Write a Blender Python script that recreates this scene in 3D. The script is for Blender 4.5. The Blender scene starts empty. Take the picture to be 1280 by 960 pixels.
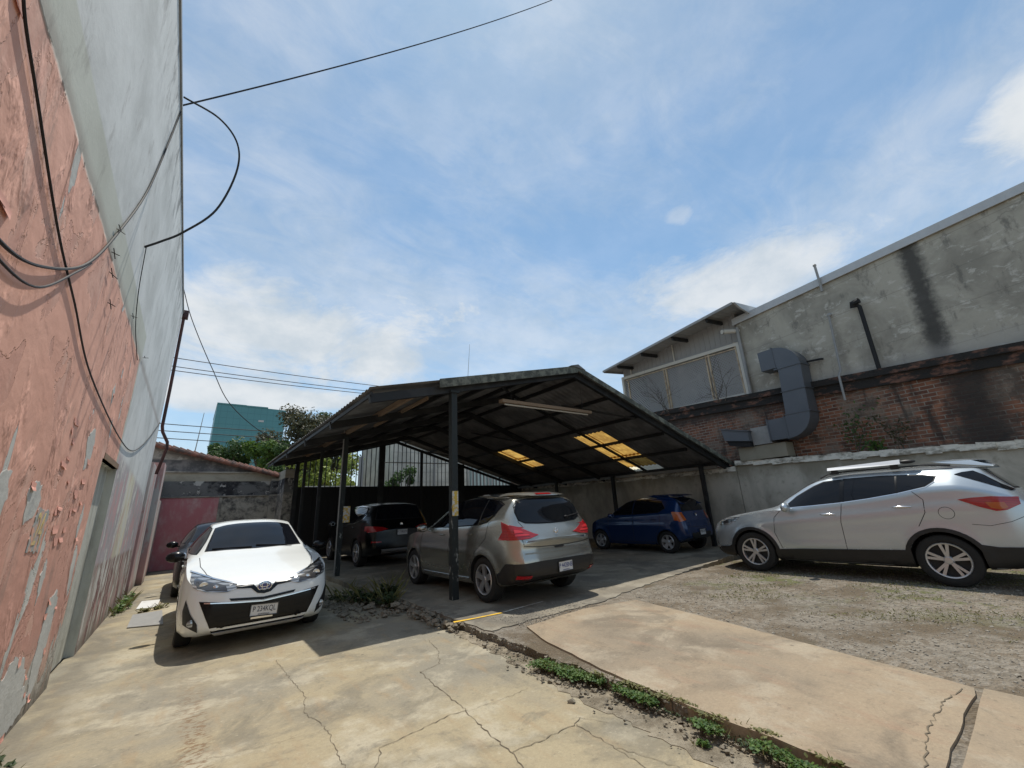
import bpy, bmesh, math, random
import numpy as np
from mathutils import Vector, Matrix, Quaternion
from mathutils.bvhtree import BVHTree
from mathutils.geometry import tessellate_polygon
random.seed(7)
SC = bpy.context.scene
COL = SC.collection
# ------------------------------------------------------------------ camera
cam = bpy.data.cameras.new('camera'); cam.sensor_width = 36; cam.lens = 36*506.3/1280
cam.clip_start = .05; cam.clip_end = 3000
cob = bpy.data.objects.new('camera', cam); COL.objects.link(cob)
PITCH, ROLL, YAW, EYE = math.radians(16.95), math.radians(-2.892), math.radians(-38.187), 1.51
fw = Vector((0, math.cos(PITCH), math.sin(PITCH))); up = Vector((0, -math.sin(PITCH), math.cos(PITCH))); rt = Vector((1, 0, 0))
r2 = math.cos(ROLL)*rt + math.sin(ROLL)*up; u2 = -math.sin(ROLL)*rt + math.cos(ROLL)*up
Rz = Matrix.Rotation(YAW, 3, 'Z')
r2, u2, fw = Rz@r2, Rz@u2, Rz@fw
cob.matrix_world = Matrix(((r2.x, u2.x, -fw.x, 0), (r2.y, u2.y, -fw.y, 0), (r2.z, u2.z, -fw.z, EYE), (0, 0, 0, 1)))
SC.camera = cob
# ------------------------------------------------------------------ sun, sky, exposure
SX, SY = .19, .24                      # towards the sun, per metre of height
sun = bpy.data.lights.new('sun', 'SUN'); sun.energy = 4.3; sun.angle = math.radians(.55); sun.color = (1, .95, .86)
sob = bpy.data.objects.new('sun', sun); COL.objects.link(sob); sob.location = (5, 5, 30)
sob.rotation_euler = Vector((-SX, -SY, -1)).to_track_quat('-Z', 'Y').to_euler()
SC.view_settings.view_transform = 'Standard'; SC.view_settings.look = 'None'
SC.view_settings.exposure = -.10; SC.view_settings.gamma = 1; SC.view_settings.use_curve_mapping = False
SC.cycles.max_bounces = 6; SC.cycles.transparent_max_bounces = 12
try: SC.cycles.use_denoising = True
except Exception: pass

class N:
    """tiny node-tree writer"""
    def __init__(s, nt): s.nt = nt; s.k = nt.nodes; s._c = None
    def new(s, t, **p):
        n = s.k.new(t)
        for a, b in p.items(): setattr(n, a, b)
        return n
    def put(s, sock, v):
        if isinstance(v, bpy.types.NodeSocket): s.nt.links.new(v, sock)
        elif isinstance(v, (tuple, list)) and sock.type == 'RGBA' and len(v) == 3: sock.default_value = (*v, 1)
        else: sock.default_value = v
    def m(s, op, a, b=0., c=0.):
        n = s.new('ShaderNodeMath', operation=op); s.put(n.inputs[0], a); s.put(n.inputs[1], b); s.put(n.inputs[2], c); return n.outputs[0]
    def add(s, a, b): return s.m('ADD', a, b)
    def sub(s, a, b): return s.m('SUBTRACT', a, b)
    def mul(s, a, b): return s.m('MULTIPLY', a, b)
    def mx(s, a, b): return s.m('MAXIMUM', a, b)
    def ss(s, x, lo, hi, a=0., b=1.):
        n = s.new('ShaderNodeMapRange', interpolation_type='SMOOTHSTEP')
        for i, v in enumerate((x, lo, hi, a, b)): s.put(n.inputs[i], v)
        return n.outputs[0]
    def band(s, x, lo, hi, e): return s.mul(s.ss(x, lo-e, lo+e), s.ss(x, hi-e, hi+e, 1., 0.))
    def mix(s, f, a, b, bt='MIX'):
        n = s.new('ShaderNodeMix', data_type='RGBA', blend_type=bt); s.put(n.inputs[0], f); s.put(n.inputs[6], a); s.put(n.inputs[7], b); return n.outputs[2]
    def pos(s):
        if s._c is None: s._c = s.new('ShaderNodeNewGeometry').outputs['Position']
        return s._c
    def obj(s): return s.new('ShaderNodeTexCoord').outputs['Object']
    def gen(s): return s.new('ShaderNodeTexCoord').outputs['Generated']
    def sep(s, v):
        n = s.new('ShaderNodeSeparateXYZ'); s.put(n.inputs[0], v); return n.outputs
    def comb(s, x, y, z):
        n = s.new('ShaderNodeCombineXYZ')
        for i, v in enumerate((x, y, z)): s.put(n.inputs[i], v)
        return n.outputs[0]
    def vmul(s, v, k):
        n = s.new('ShaderNodeVectorMath', operation='MULTIPLY'); s.put(n.inputs[0], v); s.put(n.inputs[1], k); return n.outputs[0]
    def vadd(s, v, k):
        n = s.new('ShaderNodeVectorMath', operation='ADD'); s.put(n.inputs[0], v); s.put(n.inputs[1], k); return n.outputs[0]
    def noise(s, v, sc, det=5., ro=.55, dist=0., col=False):
        n = s.new('ShaderNodeTexNoise'); s.put(n.inputs['Vector'], v); s.put(n.inputs['Scale'], sc)
        s.put(n.inputs['Detail'], det); s.put(n.inputs['Roughness'], ro); s.put(n.inputs['Distortion'], dist)
        return n.outputs['Color' if col else 'Fac']
    def vor(s, v, sc, feat='F1', out='Distance'):
        n = s.new('ShaderNodeTexVoronoi', feature=feat); s.put(n.inputs['Vector'], v); s.put(n.inputs['Scale'], sc); return n.outputs[out]
    def wave(s, v, sc, dist=0., dire='X'):
        n = s.new('ShaderNodeTexWave', bands_direction=dire); s.put(n.inputs['Vector'], v); s.put(n.inputs['Scale'], sc); s.put(n.inputs['Distortion'], dist); return n.outputs['Fac']
    def bump(s, h, st=.5, d=.02):
        n = s.new('ShaderNodeBump'); s.put(n.inputs['Strength'], st); s.put(n.inputs['Distance'], d); s.put(n.inputs['Height'], h); return n.outputs[0]

def mat(name, fn=None, col=(.5, .5, .5), rough=.6, metal=0., coat=0., spec=.5, trans=0., alpha=None):
    m = bpy.data.materials.new(name); m.use_nodes = True; nt = m.node_tree
    b = nt.nodes['Principled BSDF']; g = N(nt)
    b.inputs['Base Color'].default_value = (*col, 1); b.inputs['Roughness'].default_value = rough
    b.inputs['Metallic'].default_value = metal; b.inputs['Coat Weight'].default_value = coat; b.inputs['Coat Roughness'].default_value = .03
    b.inputs['Specular IOR Level'].default_value = spec
    m.diffuse_color = (*col, 1)
    if fn:
        r = fn(g)
        for k, v in r.items(): g.put(b.inputs[{'c': 'Base Color', 'r': 'Roughness', 'n': 'Normal', 'm': 'Metallic', 'a': 'Alpha', 't': 'Transmission Weight'}[k]], v)
    return m

# sky: physical daylight mixed with procedural clouds along the view direction of the dome
W = bpy.data.worlds.new('World'); SC.world = W; W.use_nodes = True
g = N(W.node_tree); bg = W.node_tree.nodes['Background']
sky = g.new('ShaderNodeTexSky', sky_type='NISHITA'); sky.sun_disc = False
sky.sun_elevation = math.atan2(1, math.hypot(SX, SY)); sky.sun_rotation = math.atan2(SX, SY)
sky.air_density = 1.0; sky.dust_density = .6; sky.ozone_density = 1.6; sky.altitude = 1500
d = g.gen(); dx, dy, dz = g.sep(d)
k = g.m('DIVIDE', 1., g.add(g.mx(dz, 0.), .16))
plane = g.comb(g.mul(dx, k), g.mul(dy, k), 0.)
veil = g.noise(g.vadd(plane, (3.1, 1.7, 0)), .75, 9., .56, .6)
veil2 = g.noise(g.vadd(plane, (7.3, 4.2, 2)), 2.3, 8., .6, .4)
veil3 = g.noise(g.vadd(g.vmul(plane, (1., 1.9, 1)), (1.3, 8.2, 5)), 3.6, 10., .68, 1.1)
wisp = g.ss(g.add(g.mul(veil, .58), g.add(g.mul(veil2, .22), g.mul(veil3, .20))), .37, .63)
low = g.noise(g.vmul(d, (1, 1, 2.2)), 4.2, 9., .55, .1)
lowm = g.mul(g.ss(g.add(low, g.ss(dz, .06, .50, .17, -.22)), .47, .62), g.ss(dz, .36, .56, 1., 0.))
hz = g.ss(dz, .0, .34, .62, .0)
az = g.m('ARCTAN2', dx, dy); el = g.m('ARCSINE', dz); brk = g.noise(g.vmul(d, (1, 1, 2.0)), 3.4, 12, .66, .45)
def bank(a0, e0, sa, se, k):          # a cloud bank in one quarter of the sky
    u = g.m('DIVIDE', g.sub(az, a0), sa); v = g.m('DIVIDE', g.sub(el, e0), se)
    e = g.m('EXPONENT', g.mul(g.add(g.mul(u, u), g.mul(v, v)), -1.)); return g.ss(g.add(g.mul(e, .66), g.mul(g.sub(brk, .5), 1.3)), .09, .60, 0., k)
banks = bank(.15, .39, .46, .13, .95)
for q in ((1.22, .44, .36, .085, .9), (1.72, .50, .10, .09, .95), (.15, .25, .45, .035, .95), (.75, .95, .9, .30, .40), (1.14, .62, .05, .03, .5)): banks = g.mx(banks, bank(*q))
cl = g.mx(g.mx(g.add(g.mul(wisp, .46), .18), banks), g.add(hz, .22))
shade = g.noise(g.vmul(d, (1, 1, 1.6)), 6.5, 6., .6)
ccol = g.mix(g.ss(shade, .35, .66), (6.5, 7.2, 7.8), (8.5, 8.8, 9.0))
base = g.mix(1., sky.outputs[0], (1.32, 1.86, 1.86), 'MULTIPLY')
g.put(bg.inputs['Color'], g.mix(cl, base, ccol))
bg.inputs['Strength'].default_value = .1

# ------------------------------------------------------------------ mesh helpers
ROOT = {}
class MB:
    def __init__(s): s.v = []; s.f = []; s.mi = []; s.sm = []
    def add(s, vs, fs, mi=0, sm=False):
        o = len(s.v); s.v += [tuple(p) for p in vs]
        for f in fs: s.f.append(tuple(i+o for i in f)); s.mi.append(mi); s.sm.append(sm)
        return s
    def quad(s, *p, mi=0): return s.add(p, [tuple(range(len(p)))], mi)
    def hexa(s, p, mi=0):          # 4 bottom (ccw), 4 top
        return s.add(p, [(3, 2, 1, 0), (4, 5, 6, 7), (0, 1, 5, 4), (1, 2, 6, 5), (2, 3, 7, 6), (3, 0, 4, 7)], mi)
    def box(s, x0, x1, y0, y1, z0, z1, mi=0):
        return s.hexa([(x0, y0, z0), (x1, y0, z0), (x1, y1, z0), (x0, y1, z0), (x0, y0, z1), (x1, y0, z1), (x1, y1, z1), (x0, y1, z1)], mi)
    def bar(s, a, b, w, h, mi=0, up=(0, 0, 1)):
        a, b = Vector(a), Vector(b); d = (b-a).normalized(); u = Vector(up)
        if abs(d.dot(u)) > .98: u = Vector((0, 1, 0))
        r = d.cross(u).normalized(); u = r.cross(d)
        P = []
        for c in (a, b):
            P += [c-r*w/2-u*h/2, c+r*w/2-u*h/2, c+r*w/2+u*h/2, c-r*w/2+u*h/2]
        return s.add(P, [(0, 1, 2, 3), (7, 6, 5, 4), (0, 4, 5, 1), (1, 5, 6, 2), (2, 6, 7, 3), (3, 7, 4, 0)], mi)
    def tube(s, pts, r, n=8, mi=0, caps=True):
        pts = [Vector(p) for p in pts]; m = len(pts); R = r if isinstance(r, (list, tuple)) else [r]*m
        t = [(pts[min(i+1, m-1)]-pts[max(i-1, 0)]).normalized() for i in range(m)]
        u = t[0].orthogonal().normalized(); vs = []
        for i in range(m):
            u = (u-t[i]*u.dot(t[i])); u = u.normalized() if u.length > 1e-6 else t[i].orthogonal().normalized()
            w = t[i].cross(u)
            for j in range(n):
                a = 2*math.pi*j/n; vs.append(pts[i]+(u*math.cos(a)+w*math.sin(a))*R[i])
        fs = [(i*n+j, i*n+(j+1) % n, (i+1)*n+(j+1) % n, (i+1)*n+j) for i in range(m-1) for j in range(n)]
        s.add(vs, fs, mi, True)
        if caps: s.add(vs[:n], [tuple(range(n))[::-1]], mi); s.add(vs[-n:], [tuple(range(n))], mi)
        return s
    def lathe(s, prof, n=32, mi=0, axis='y', c=(0, 0, 0), closed=False):
        vs = []
        for r, h in prof:
            for j in range(n):
                a = 2*math.pi*j/n; x, z = r*math.cos(a), r*math.sin(a)
                p = {'y': (x, h, z), 'z': (x, z, h), 'x': (h, x, z)}[axis]
                vs.append((p[0]+c[0], p[1]+c[1], p[2]+c[2]))
        m = len(prof)
        fs = [(i*n+j, i*n+(j+1) % n, ((i+1) % m)*n+(j+1) % n, ((i+1) % m)*n+j) for i in range(m if closed else m-1) for j in range(n)]
        return s.add(vs, fs, mi, True)
    def ball(s, c, rx, ry, rz, n=12, mi=0):
        vs = []; fs = []
        for i in range(n+1):
            th = math.pi*i/n
            for j in range(2*n):
                a = math.pi*j/n; vs.append((c[0]+rx*math.sin(th)*math.cos(a), c[1]+ry*math.sin(th)*math.sin(a), c[2]+rz*math.cos(th)))
        for i in range(n):
            for j in range(2*n): fs.append((i*2*n+j, (i+1)*2*n+j, (i+1)*2*n+(j+1) % (2*n), i*2*n+(j+1) % (2*n)))
        return s.add(vs, fs, mi, True)
    def prism(s, poly, vec, mi=0):      # planar polygon (3D points) pushed along vec
        n = len(poly); a = [Vector(p) for p in poly]; v = Vector(vec); b = [p+v for p in a]
        return s.add(a+b, [tuple(range(n))[::-1], tuple(range(n, 2*n))]+[(i, (i+1) % n, n+(i+1) % n, n+i) for i in range(n)], mi)
    def mesh(s, name, mats, off=(0, 0, 0), fix=True):
        me = bpy.data.meshes.new(name); o = Vector(off)
        me.from_pydata([tuple(Vector(p)-o) for p in s.v], [], s.f)
        for m in (mats if isinstance(mats, (list, tuple)) else [mats]): me.materials.append(m)
        me.polygons.foreach_set('material_index', s.mi); me.polygons.foreach_set('use_smooth', s.sm)
        if fix:
            bm = bmesh.new(); bm.from_mesh(me); bmesh.ops.recalc_face_normals(bm, faces=bm.faces); bm.to_mesh(me); bm.free()
        me.update(); return me
    def build(s, name, mats, parent=None, loc=None, local=False, fix=True, sharp=40):
        """world-coordinate vertices (or local ones) -> one linked object"""
        off = (0, 0, 0)
        if parent is not None and not local: off = ROOT[parent.name]
        elif loc is not None: off = loc
        me = s.mesh(name, mats, off, fix)
        if any(s.sm): me.set_sharp_from_angle(angle=math.radians(sharp))
        return link(name, me, parent, loc)
def link(name, me, parent=None, loc=None):
    o = bpy.data.objects.new(name, me); COL.objects.link(o)
    if parent is not None: o.parent = parent; ROOT[o.name] = ROOT[parent.name]
    else:
        if loc is not None: o.location = loc
        ROOT[o.name] = tuple(loc or (0, 0, 0))
    return o
def tag(o, label=None, cat=None, group=None, kind=None):
    for k, v in (('label', label), ('category', cat), ('group', group), ('kind', kind)):
        if v: o[k] = v
    return o
def thing(name, label, cat, loc=(0, 0, 0), rz=0., group=None):
    o = bpy.data.objects.new(name, None); o.empty_display_size = .3; COL.objects.link(o); o.location = loc; o.rotation_euler = (0, 0, rz)
    ROOT[o.name] = tuple(loc); return tag(o, label, cat, group)
def structure(b, name, m, **kw): return tag(b.build(name, m, **kw), kind='structure')
def text_mesh(txt, size, depth=.002):
    cu = bpy.data.curves.new('t', 'FONT'); cu.body = txt; cu.size = size; cu.align_x = 'CENTER'; cu.align_y = 'CENTER'; cu.extrude = depth/2
    o = bpy.data.objects.new('t', cu); COL.objects.link(o)
    bpy.context.view_layer.update()
    me = bpy.data.meshes.new_from_object(o.evaluated_get(bpy.context.evaluated_depsgraph_get()))
    bpy.data.objects.remove(o); bpy.data.curves.remove(cu); return me
def text_obj(name, txt, size, m, parent, loc, xdir, ydir, sx=1., sy=1., depth=.002):
    me = text_mesh(txt, size, depth); X = Vector(xdir).normalized(); Y = Vector(ydir).normalized(); Z = X.cross(Y)
    for v in me.vertices: v.co = Vector(loc)+X*v.co.x*sx+Y*v.co.y*sy+Z*v.co.z
    me.materials.clear(); me.materials.append(m); me.name = name; return link(name, me, parent)
def rnd(a, b): return random.uniform(a, b)
# ------------------------------------------------------------------ materials of the place
def f_slab(tint, dark, pale, brown):
    def fn(g):
        p = g.pos(); a = g.noise(p, .55, 6, .6, .3); b = g.noise(g.vadd(p, (9, 4, 0)), 1.7, 7, .62); c = g.noise(p, 38, 4, .7); e = g.noise(g.vmul(p, (5, 1.2, 1)), 1.3, 6, .6)
        col = g.mix(g.ss(a, .40, .60), tint, dark); col = g.mix(g.mul(g.ss(b, .50, .62), .7), col, pale)
        gr2 = g.noise(g.vadd(p, (3, 17, 0)), 1.05, 8, .7, .5); col = g.mix(g.mul(g.ss(gr2, .49, .64), .62), col, tuple(x*.62 for x in dark))
        col = g.mix(g.mul(g.ss(e, .52, .72), .55), col, brown)
        sp = g.noise(p, 7, 6, .7); col = g.mix(g.mul(g.ss(sp, .58, .74), .45), col, tuple(x*.45 for x in dark))
        gt = g.noise(g.vadd(p, (8, 1, 0)), 15, 5, .75); col = g.mix(g.mul(g.ss(gt, .60, .68), .4), col, tuple(x*.5 for x in dark)); col = g.mix(g.mul(g.ss(gt, .40, .33), .35), col, tuple(min(1, x*1.2) for x in pale))
        sp3 = g.noise(g.vadd(p, (31, 2, 0)), 2.6, 9, .75, .8); col = g.mix(g.mul(g.ss(sp3, .56, .68), .5), col, tuple(x*.6 for x in dark))
        x, y, z = g.sep(p)
        tr = g.mul(g.band(g.add(x, g.mul(g.sub(b, .5), .16)), .17, .36, .05), g.mul(g.ss(g.noise(g.vmul(p, (9, 16, 1)), 1.6, 4, .7), .47, .60), g.ss(y, 6.4, 4.2)))
        col = g.mix(g.mul(tr, .85), col, (.17, .10, .05))
        spots = g.mul(g.ss(g.vor(g.vadd(p, (2, 9, 0)), 2.6), .075, .03), g.ss(g.noise(p, 1.4, 3), .50, .56)); col = g.mix(g.mul(spots, .7), col, (.09, .075, .055))
        wl = g.mul(g.ss(x, -.35, -.85), g.ss(b, .35, .55)); col = g.mix(g.mul(wl, .75), col, (.14, .12, .09))
        g4 = g.noise(p, 120, 3, .7); fine = g.add(g.mul(g.add(g.mul(c, .6), g.mul(g4, .5)), 1.5), .22); col = g.mix(.60, col, g.mix(1., col, g.comb(fine, fine, fine), 'MULTIPLY'))
        h = g.add(g.mul(c, .35), g.add(b, g.mul(sp, .6)))
        return dict(c=col, r=.92, n=g.bump(h, .35, .012))
    return fn
M = {}
M['slab'] = mat('slab_concrete', f_slab((.335, .28, .18), (.235, .212, .162), (.415, .37, .275), (.30, .22, .128)))
M['slab_pink'] = mat('warm_slab_concrete', f_slab((.315, .245, .165), (.24, .195, .14), (.36, .305, .225), (.29, .19, .125)))
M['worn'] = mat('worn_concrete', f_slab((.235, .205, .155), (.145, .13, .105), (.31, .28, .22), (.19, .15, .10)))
def f_gravel(g):
    p = g.pos(); a = g.noise(p, .5, 5); v = g.vor(p, 42); v2 = g.vor(g.vadd(p, (5, 5, 0)), 19, out='Color'); n = g.noise(p, 3.2, 8, .7)
    br = g.sep(v2)[0]
    col = g.mix(g.ss(a, .35, .65), (.20, .155, .105), (.175, .155, .125)); col = g.mix(g.mul(br, .6), col, (.37, .335, .28)); col = g.mix(g.ss(g.noise(g.vadd(p, (4, 7, 0)), .9, 8, .7), .46, .60), col, (.15, .115, .075))
    col = g.mix(g.ss(n, .57, .72), col, (.12, .105, .07))
    x, y, z = g.sep(p); moss = g.mul(g.ss(g.add(n, g.mul(g.sub(a, .5), .9)), .5, .64), g.ss(x, 6.2, 8.2))
    col = g.mix(g.mul(moss, .85), col, (.125, .135, .038))
    return dict(c=col, r=.95, n=g.bump(g.add(g.mul(v, 1.2), n), .8, .03))
M['gravel'] = mat('gravel', f_gravel)
M['dirt'] = mat('dirt', lambda g: dict(c=g.mix(g.ss(g.noise(g.pos(), 1.1, 8, .65), .35, .65), (.20, .16, .105), (.33, .275, .20)), r=.95, n=g.bump(g.noise(g.pos(), 22, 6, .7), .9, .03)))
M['paledirt'] = mat('pale_rubbly_dirt', lambda g: dict(c=g.mix(g.ss(g.noise(g.pos(), 3.5, 9, .75), .40, .62), (.20, .165, .115), (.40, .345, .255)), r=.95, n=g.bump(g.noise(g.pos(), 28, 6, .75), 1., .03)))
M['stone'] = mat('broken_concrete', lambda g: dict(c=g.mix(g.noise(g.pos(), 9, 4), (.10, .085, .062), (.31, .27, .205)), r=.95, n=g.bump(g.noise(g.pos(), 60, 4), .5, .01)))
M['pebble'] = mat('pale_gravel_stone', lambda g: dict(c=g.mix(g.noise(g.pos(), 40, 3, .7), (.13, .115, .09), (.38, .345, .29)), r=.95))
M['crack'] = mat('crack_dirt', col=(.15, .122, .085), rough=1.)
def f_left(g):
    p = g.pos(); x, y, z = g.sep(p)
    j = g.noise(p, 2.2, 6, .6); j2 = g.noise(g.vmul(p, (1, 1, .3)), 3.3, 7, .62); f = g.noise(p, 30, 4, .6)
    big = g.noise(p, .8, 4)
    zz = g.add(z, g.mul(g.sub(j, .5), .10)); yy = g.add(y, g.mul(g.sub(j, .5), .30))
    pink = g.mix(g.ss(big, .3, .7), (.78, .425, .315), (.70, .365, .265)); pink = g.mix(g.mul(g.ss(j2, .5, .72), .45), pink, (.62, .295, .21))
    pink = g.mix(g.mul(g.ss(z, 2.8, .3), .75), pink, (.44, .225, .18))
    plaster = g.mix(g.ss(j2, .35, .65), (.58, .57, .52), (.42, .42, .39))
    green = g.mix(g.ss(big, .3, .7), (.53, .54, .47), (.44, .445, .38))
    pale = g.mix(g.ss(g.noise(g.vmul(p, (1, .8, .8)), 1.1, 8, .68, .4), .38, .66), (.66, .67, .65), (.50, .51, .49))
    purple = g.mix(g.ss(j, .4, .65), (.42, .37, .385), (.34, .33, .325)); cream = g.mix(g.ss(j2, .45, .6), (.60, .57, .43), (.47, .43, .33))
    maroon = g.mix(g.ss(j2, .40, .56), (.17, .075, .065), (.36, .32, .28))
    lowcol = g.mix(g.band(y, 9.55, 10.7, .05), purple, cream)
    lowcol = g.mix(g.ss(zz, 1.08, 1.0), lowcol, maroon)
    fp = g.noise(g.vmul(p, (1, 1.6, .8)), 1.9, 8, .7); lowcol = g.mix(g.mul(g.ss(fp, .53, .57), .85), lowcol, (.60, .585, .54)); lowcol = g.mix(g.mul(g.ss(fp, .45, .41), .75), lowcol, (.53, .31, .30))
    far = g.mix(g.ss(g.add(zz, g.mul(g.sub(y, 8.), .06)), 2.45, 2.6), lowcol, pale)
    rosy = g.mix(g.ss(j2, .45, .55), (.50, .48, .45), (.47, .29, .275)); far = g.mix(g.ss(yy, 13.3, 13.5), far, rosy)
    up = g.mix(g.ss(g.add(z, g.mul(g.sub(j, .5), .03)), 4.27, 4.31), green, pale)
    # peeling: blisters torn open down to the plaster
    pe = g.noise(g.vmul(p, (1, 1.9, .75)), 1.7, 5, .5, .35)
    peel = g.mx(g.ss(pe, .655, .662), g.ss(g.add(pe, g.ss(z, 1.0, .0, 0, .20)), .675, .682))
    p2 = g.noise(g.vmul(g.vadd(p, (0, 5, 3)), (1, 1.5, 1.)), 1.35, 7, .58, .5); lay = g.ss(p2, .535, .545)
    pink = g.mix(g.mul(lay, .8), pink, g.mix(g.ss(j2, .42, .6), (.58, .30, .225), (.66, .40, .31)))
    pk = g.mix(peel, pink, plaster)
    pk = g.mix(g.mul(g.ss(pe, .635, .655), g.sub(1., peel)), pk, (.58, .28, .215))
    grime = g.mul(g.ss(g.add(z, g.mul(g.sub(j2, .5), 1.1)), .75, .0), .8); pk = g.mix(grime, pk, (.36, .31, .245))
    m1 = g.mul(g.ss(yy, 7.82, 7.76), g.ss(zz, 3.88, 3.84))
    m2 = g.ss(g.add(yy, g.mul(z, 0.)), 7.95, 7.85)
    c = g.mix(m2, far, up); c = g.mix(m1, c, pk)
    c = g.mix(g.mul(g.mul(g.ss(zz, 3.80, 3.9), g.ss(zz, 4.02, 3.88)), .5), c, (.22, .16, .13))
    top = g.mul(g.ss(z, 5.6, 7.1), g.ss(g.noise(g.vmul(p, (1, 1.6, .8)), 2.6, 8, .7), .48, .64)); c = g.mix(g.mul(top, .75), c, (.10, .105, .105))
    st = g.noise(g.vmul(p, (1, 2.2, .8)), 1.7, 8, .7, .3); c = g.mix(g.mul(g.ss(st, .55, .70), .38), c, (.17, .15, .13))
    c = g.mix(g.mul(g.ss(z, .28, .0), .7), c, (.11, .09, .065))
    h = g.add(g.mul(g.add(g.mul(peel, 1.1), g.mul(lay, .75)), g.mul(m1, -1.)), g.add(g.mul(g.mul(g.ss(pe, .5, .66), m1), .8), g.add(g.mul(f, .07), g.mul(g.noise(p, 4.5, 4, .5, .3), g.add(g.mul(m1, .40), .14)))))
    return dict(c=c, r=.85, n=g.bump(h, .7, .03))
M['left'] = mat('peeling_paint_wall', f_left)
M['flake'] = mat('loose_paint_flake', lambda g: dict(c=g.mix(g.noise(g.pos(), 14, 4), (.72, .36, .275), (.58, .28, .215)), r=.8))
M['oldplaster'] = mat('bare_plaster', lambda g: dict(c=g.mix(g.noise(g.pos(), 5, 6, .65), (.36, .36, .33), (.62, .61, .57)), r=.9, n=g.bump(g.noise(g.pos(), 25, 4), .4, .01)))
M['jamb'] = mat('grey_rendered_recess', lambda g: dict(c=g.mix(g.ss(g.noise(g.vmul(g.pos(), (1, 1, .3)), 4, 6), .4, .65), (.50, .50, .44), (.33, .32, .27)), r=.9, n=g.bump(g.noise(g.pos(), 14, 5), .4, .015)))
M['wood'] = mat('old_wood', lambda g: dict(c=g.mix(g.noise(g.vmul(g.pos(), (9, 1, 9)), 2.5, 5), (.14, .085, .05), (.30, .20, .125)), r=.85))
M['brownpipe'] = mat('red_brown_painted_metal', lambda g: dict(c=g.mix(g.ss(g.noise(g.pos(), 4, 6), .4, .65), (.085, .028, .022), (.045, .022, .02)), r=.6))
M['cable'] = mat('black_cable', col=(.011, .011, .012), rough=.7)
M['galv'] = mat('grey_weathered_steel', lambda g: dict(c=g.mix(g.noise(g.pos(), 9, 5), (.22, .22, .21), (.36, .35, .33)), r=.6, m=g.mul(1., .3)))
M['tile'] = mat('terracotta_tile', lambda g: dict(c=g.mix(g.ss(g.noise(g.pos(), 4, 6, .65), .38, .66), (.22, .095, .065), (.06, .045, .04)), r=.85, n=g.bump(g.noise(g.pos(), 30, 3), .3, .01)))
def f_mold(g):
    p = g.pos(); x, y, z = g.sep(p); n = g.noise(g.vmul(p, (1, 1, 1.4)), 1.1, 9, .72, .3); n2 = g.noise(p, 2.6, 9, .74)
    c = g.mix(g.ss(n, .40, .6), (.40, .375, .32), (.17, .16, .145)); c = g.mix(g.mul(g.ss(n2, .55, .68), .7), c, (.55, .53, .48))
    bl = g.mix(g.ss(n, .42, .56), (.025, .025, .028), (.15, .15, .145)); bl = g.mix(g.mx(g.ss(n2, .56, .60), g.ss(g.noise(p, 1.3, 5), .60, .64)), bl, (.44, .43, .40))
    zz = g.add(z, g.mul(g.sub(n2, .5), .05))
    c = g.mix(g.band(zz, 2.48, 3.03, .02), c, bl); c = g.mix(g.mul(g.band(zz, 3.02, 3.32, .03), .65), c, (.37, .335, .25))
    c = g.mix(g.band(zz, 3.38, 3.80, .03), c, g.mix(g.ss(n2, .4, .6), (.22, .21, .20), (.10, .10, .10)))
    c = g.mix(g.mul(g.ss(x, .96, 1.0), g.ss(zz, 2.48, 2.42)), c, g.mix(g.ss(n2, .40, .62), (.37, .35, .30), (.075, .073, .07)))
    return dict(c=c, r=.92, n=g.bump(n2, .4, .02))
M['mold'] = mat('mould_stained_plaster', f_mold)
M['maroonpaint'] = mat('faded_maroon_paint', lambda g: dict(c=g.mix(g.ss(g.noise(g.vmul(g.pos(), (1, 1, .5)), 2.6, 7, .65), .42, .68), (.45, .16, .18), g.mix(g.noise(g.pos(), 9, 4), (.34, .16, .16), (.60, .40, .39))), r=.75))
def f_plaster(g):
    p = g.pos(); x, y, z = g.sep(p); n = g.noise(g.vmul(p, (1, 1, .55)), 1.3, 8, .64, .4); n2 = g.noise(p, 6, 6, .6)
    c = g.mix(g.ss(n, .38, .64), (.50, .47, .40), (.33, .31, .26)); c = g.mix(g.mul(g.ss(n2, .55, .72), .55), c, (.24, .225, .18))
    top = g.mul(g.ss(g.add(z, g.mul(g.sub(n, .5), .9)), 1.75, 2.4), .75); c = g.mix(top, c, (.20, .18, .125))
    return dict(c=c, r=.9, n=g.bump(n2, .35, .02))
M['plaster'] = mat('stained_plaster', f_plaster)
M['coping'] = mat('whitewashed_coping', lambda g: dict(c=g.mix(g.ss(g.noise(g.vmul(g.pos(), (1, 1, 2)), 2.4, 8, .68), .42, .62), (.70, .67, .58), (.22, .20, .155)), r=.9, n=g.bump(g.noise(g.pos(), 8, 6, .7), .7, .03)))
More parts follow.
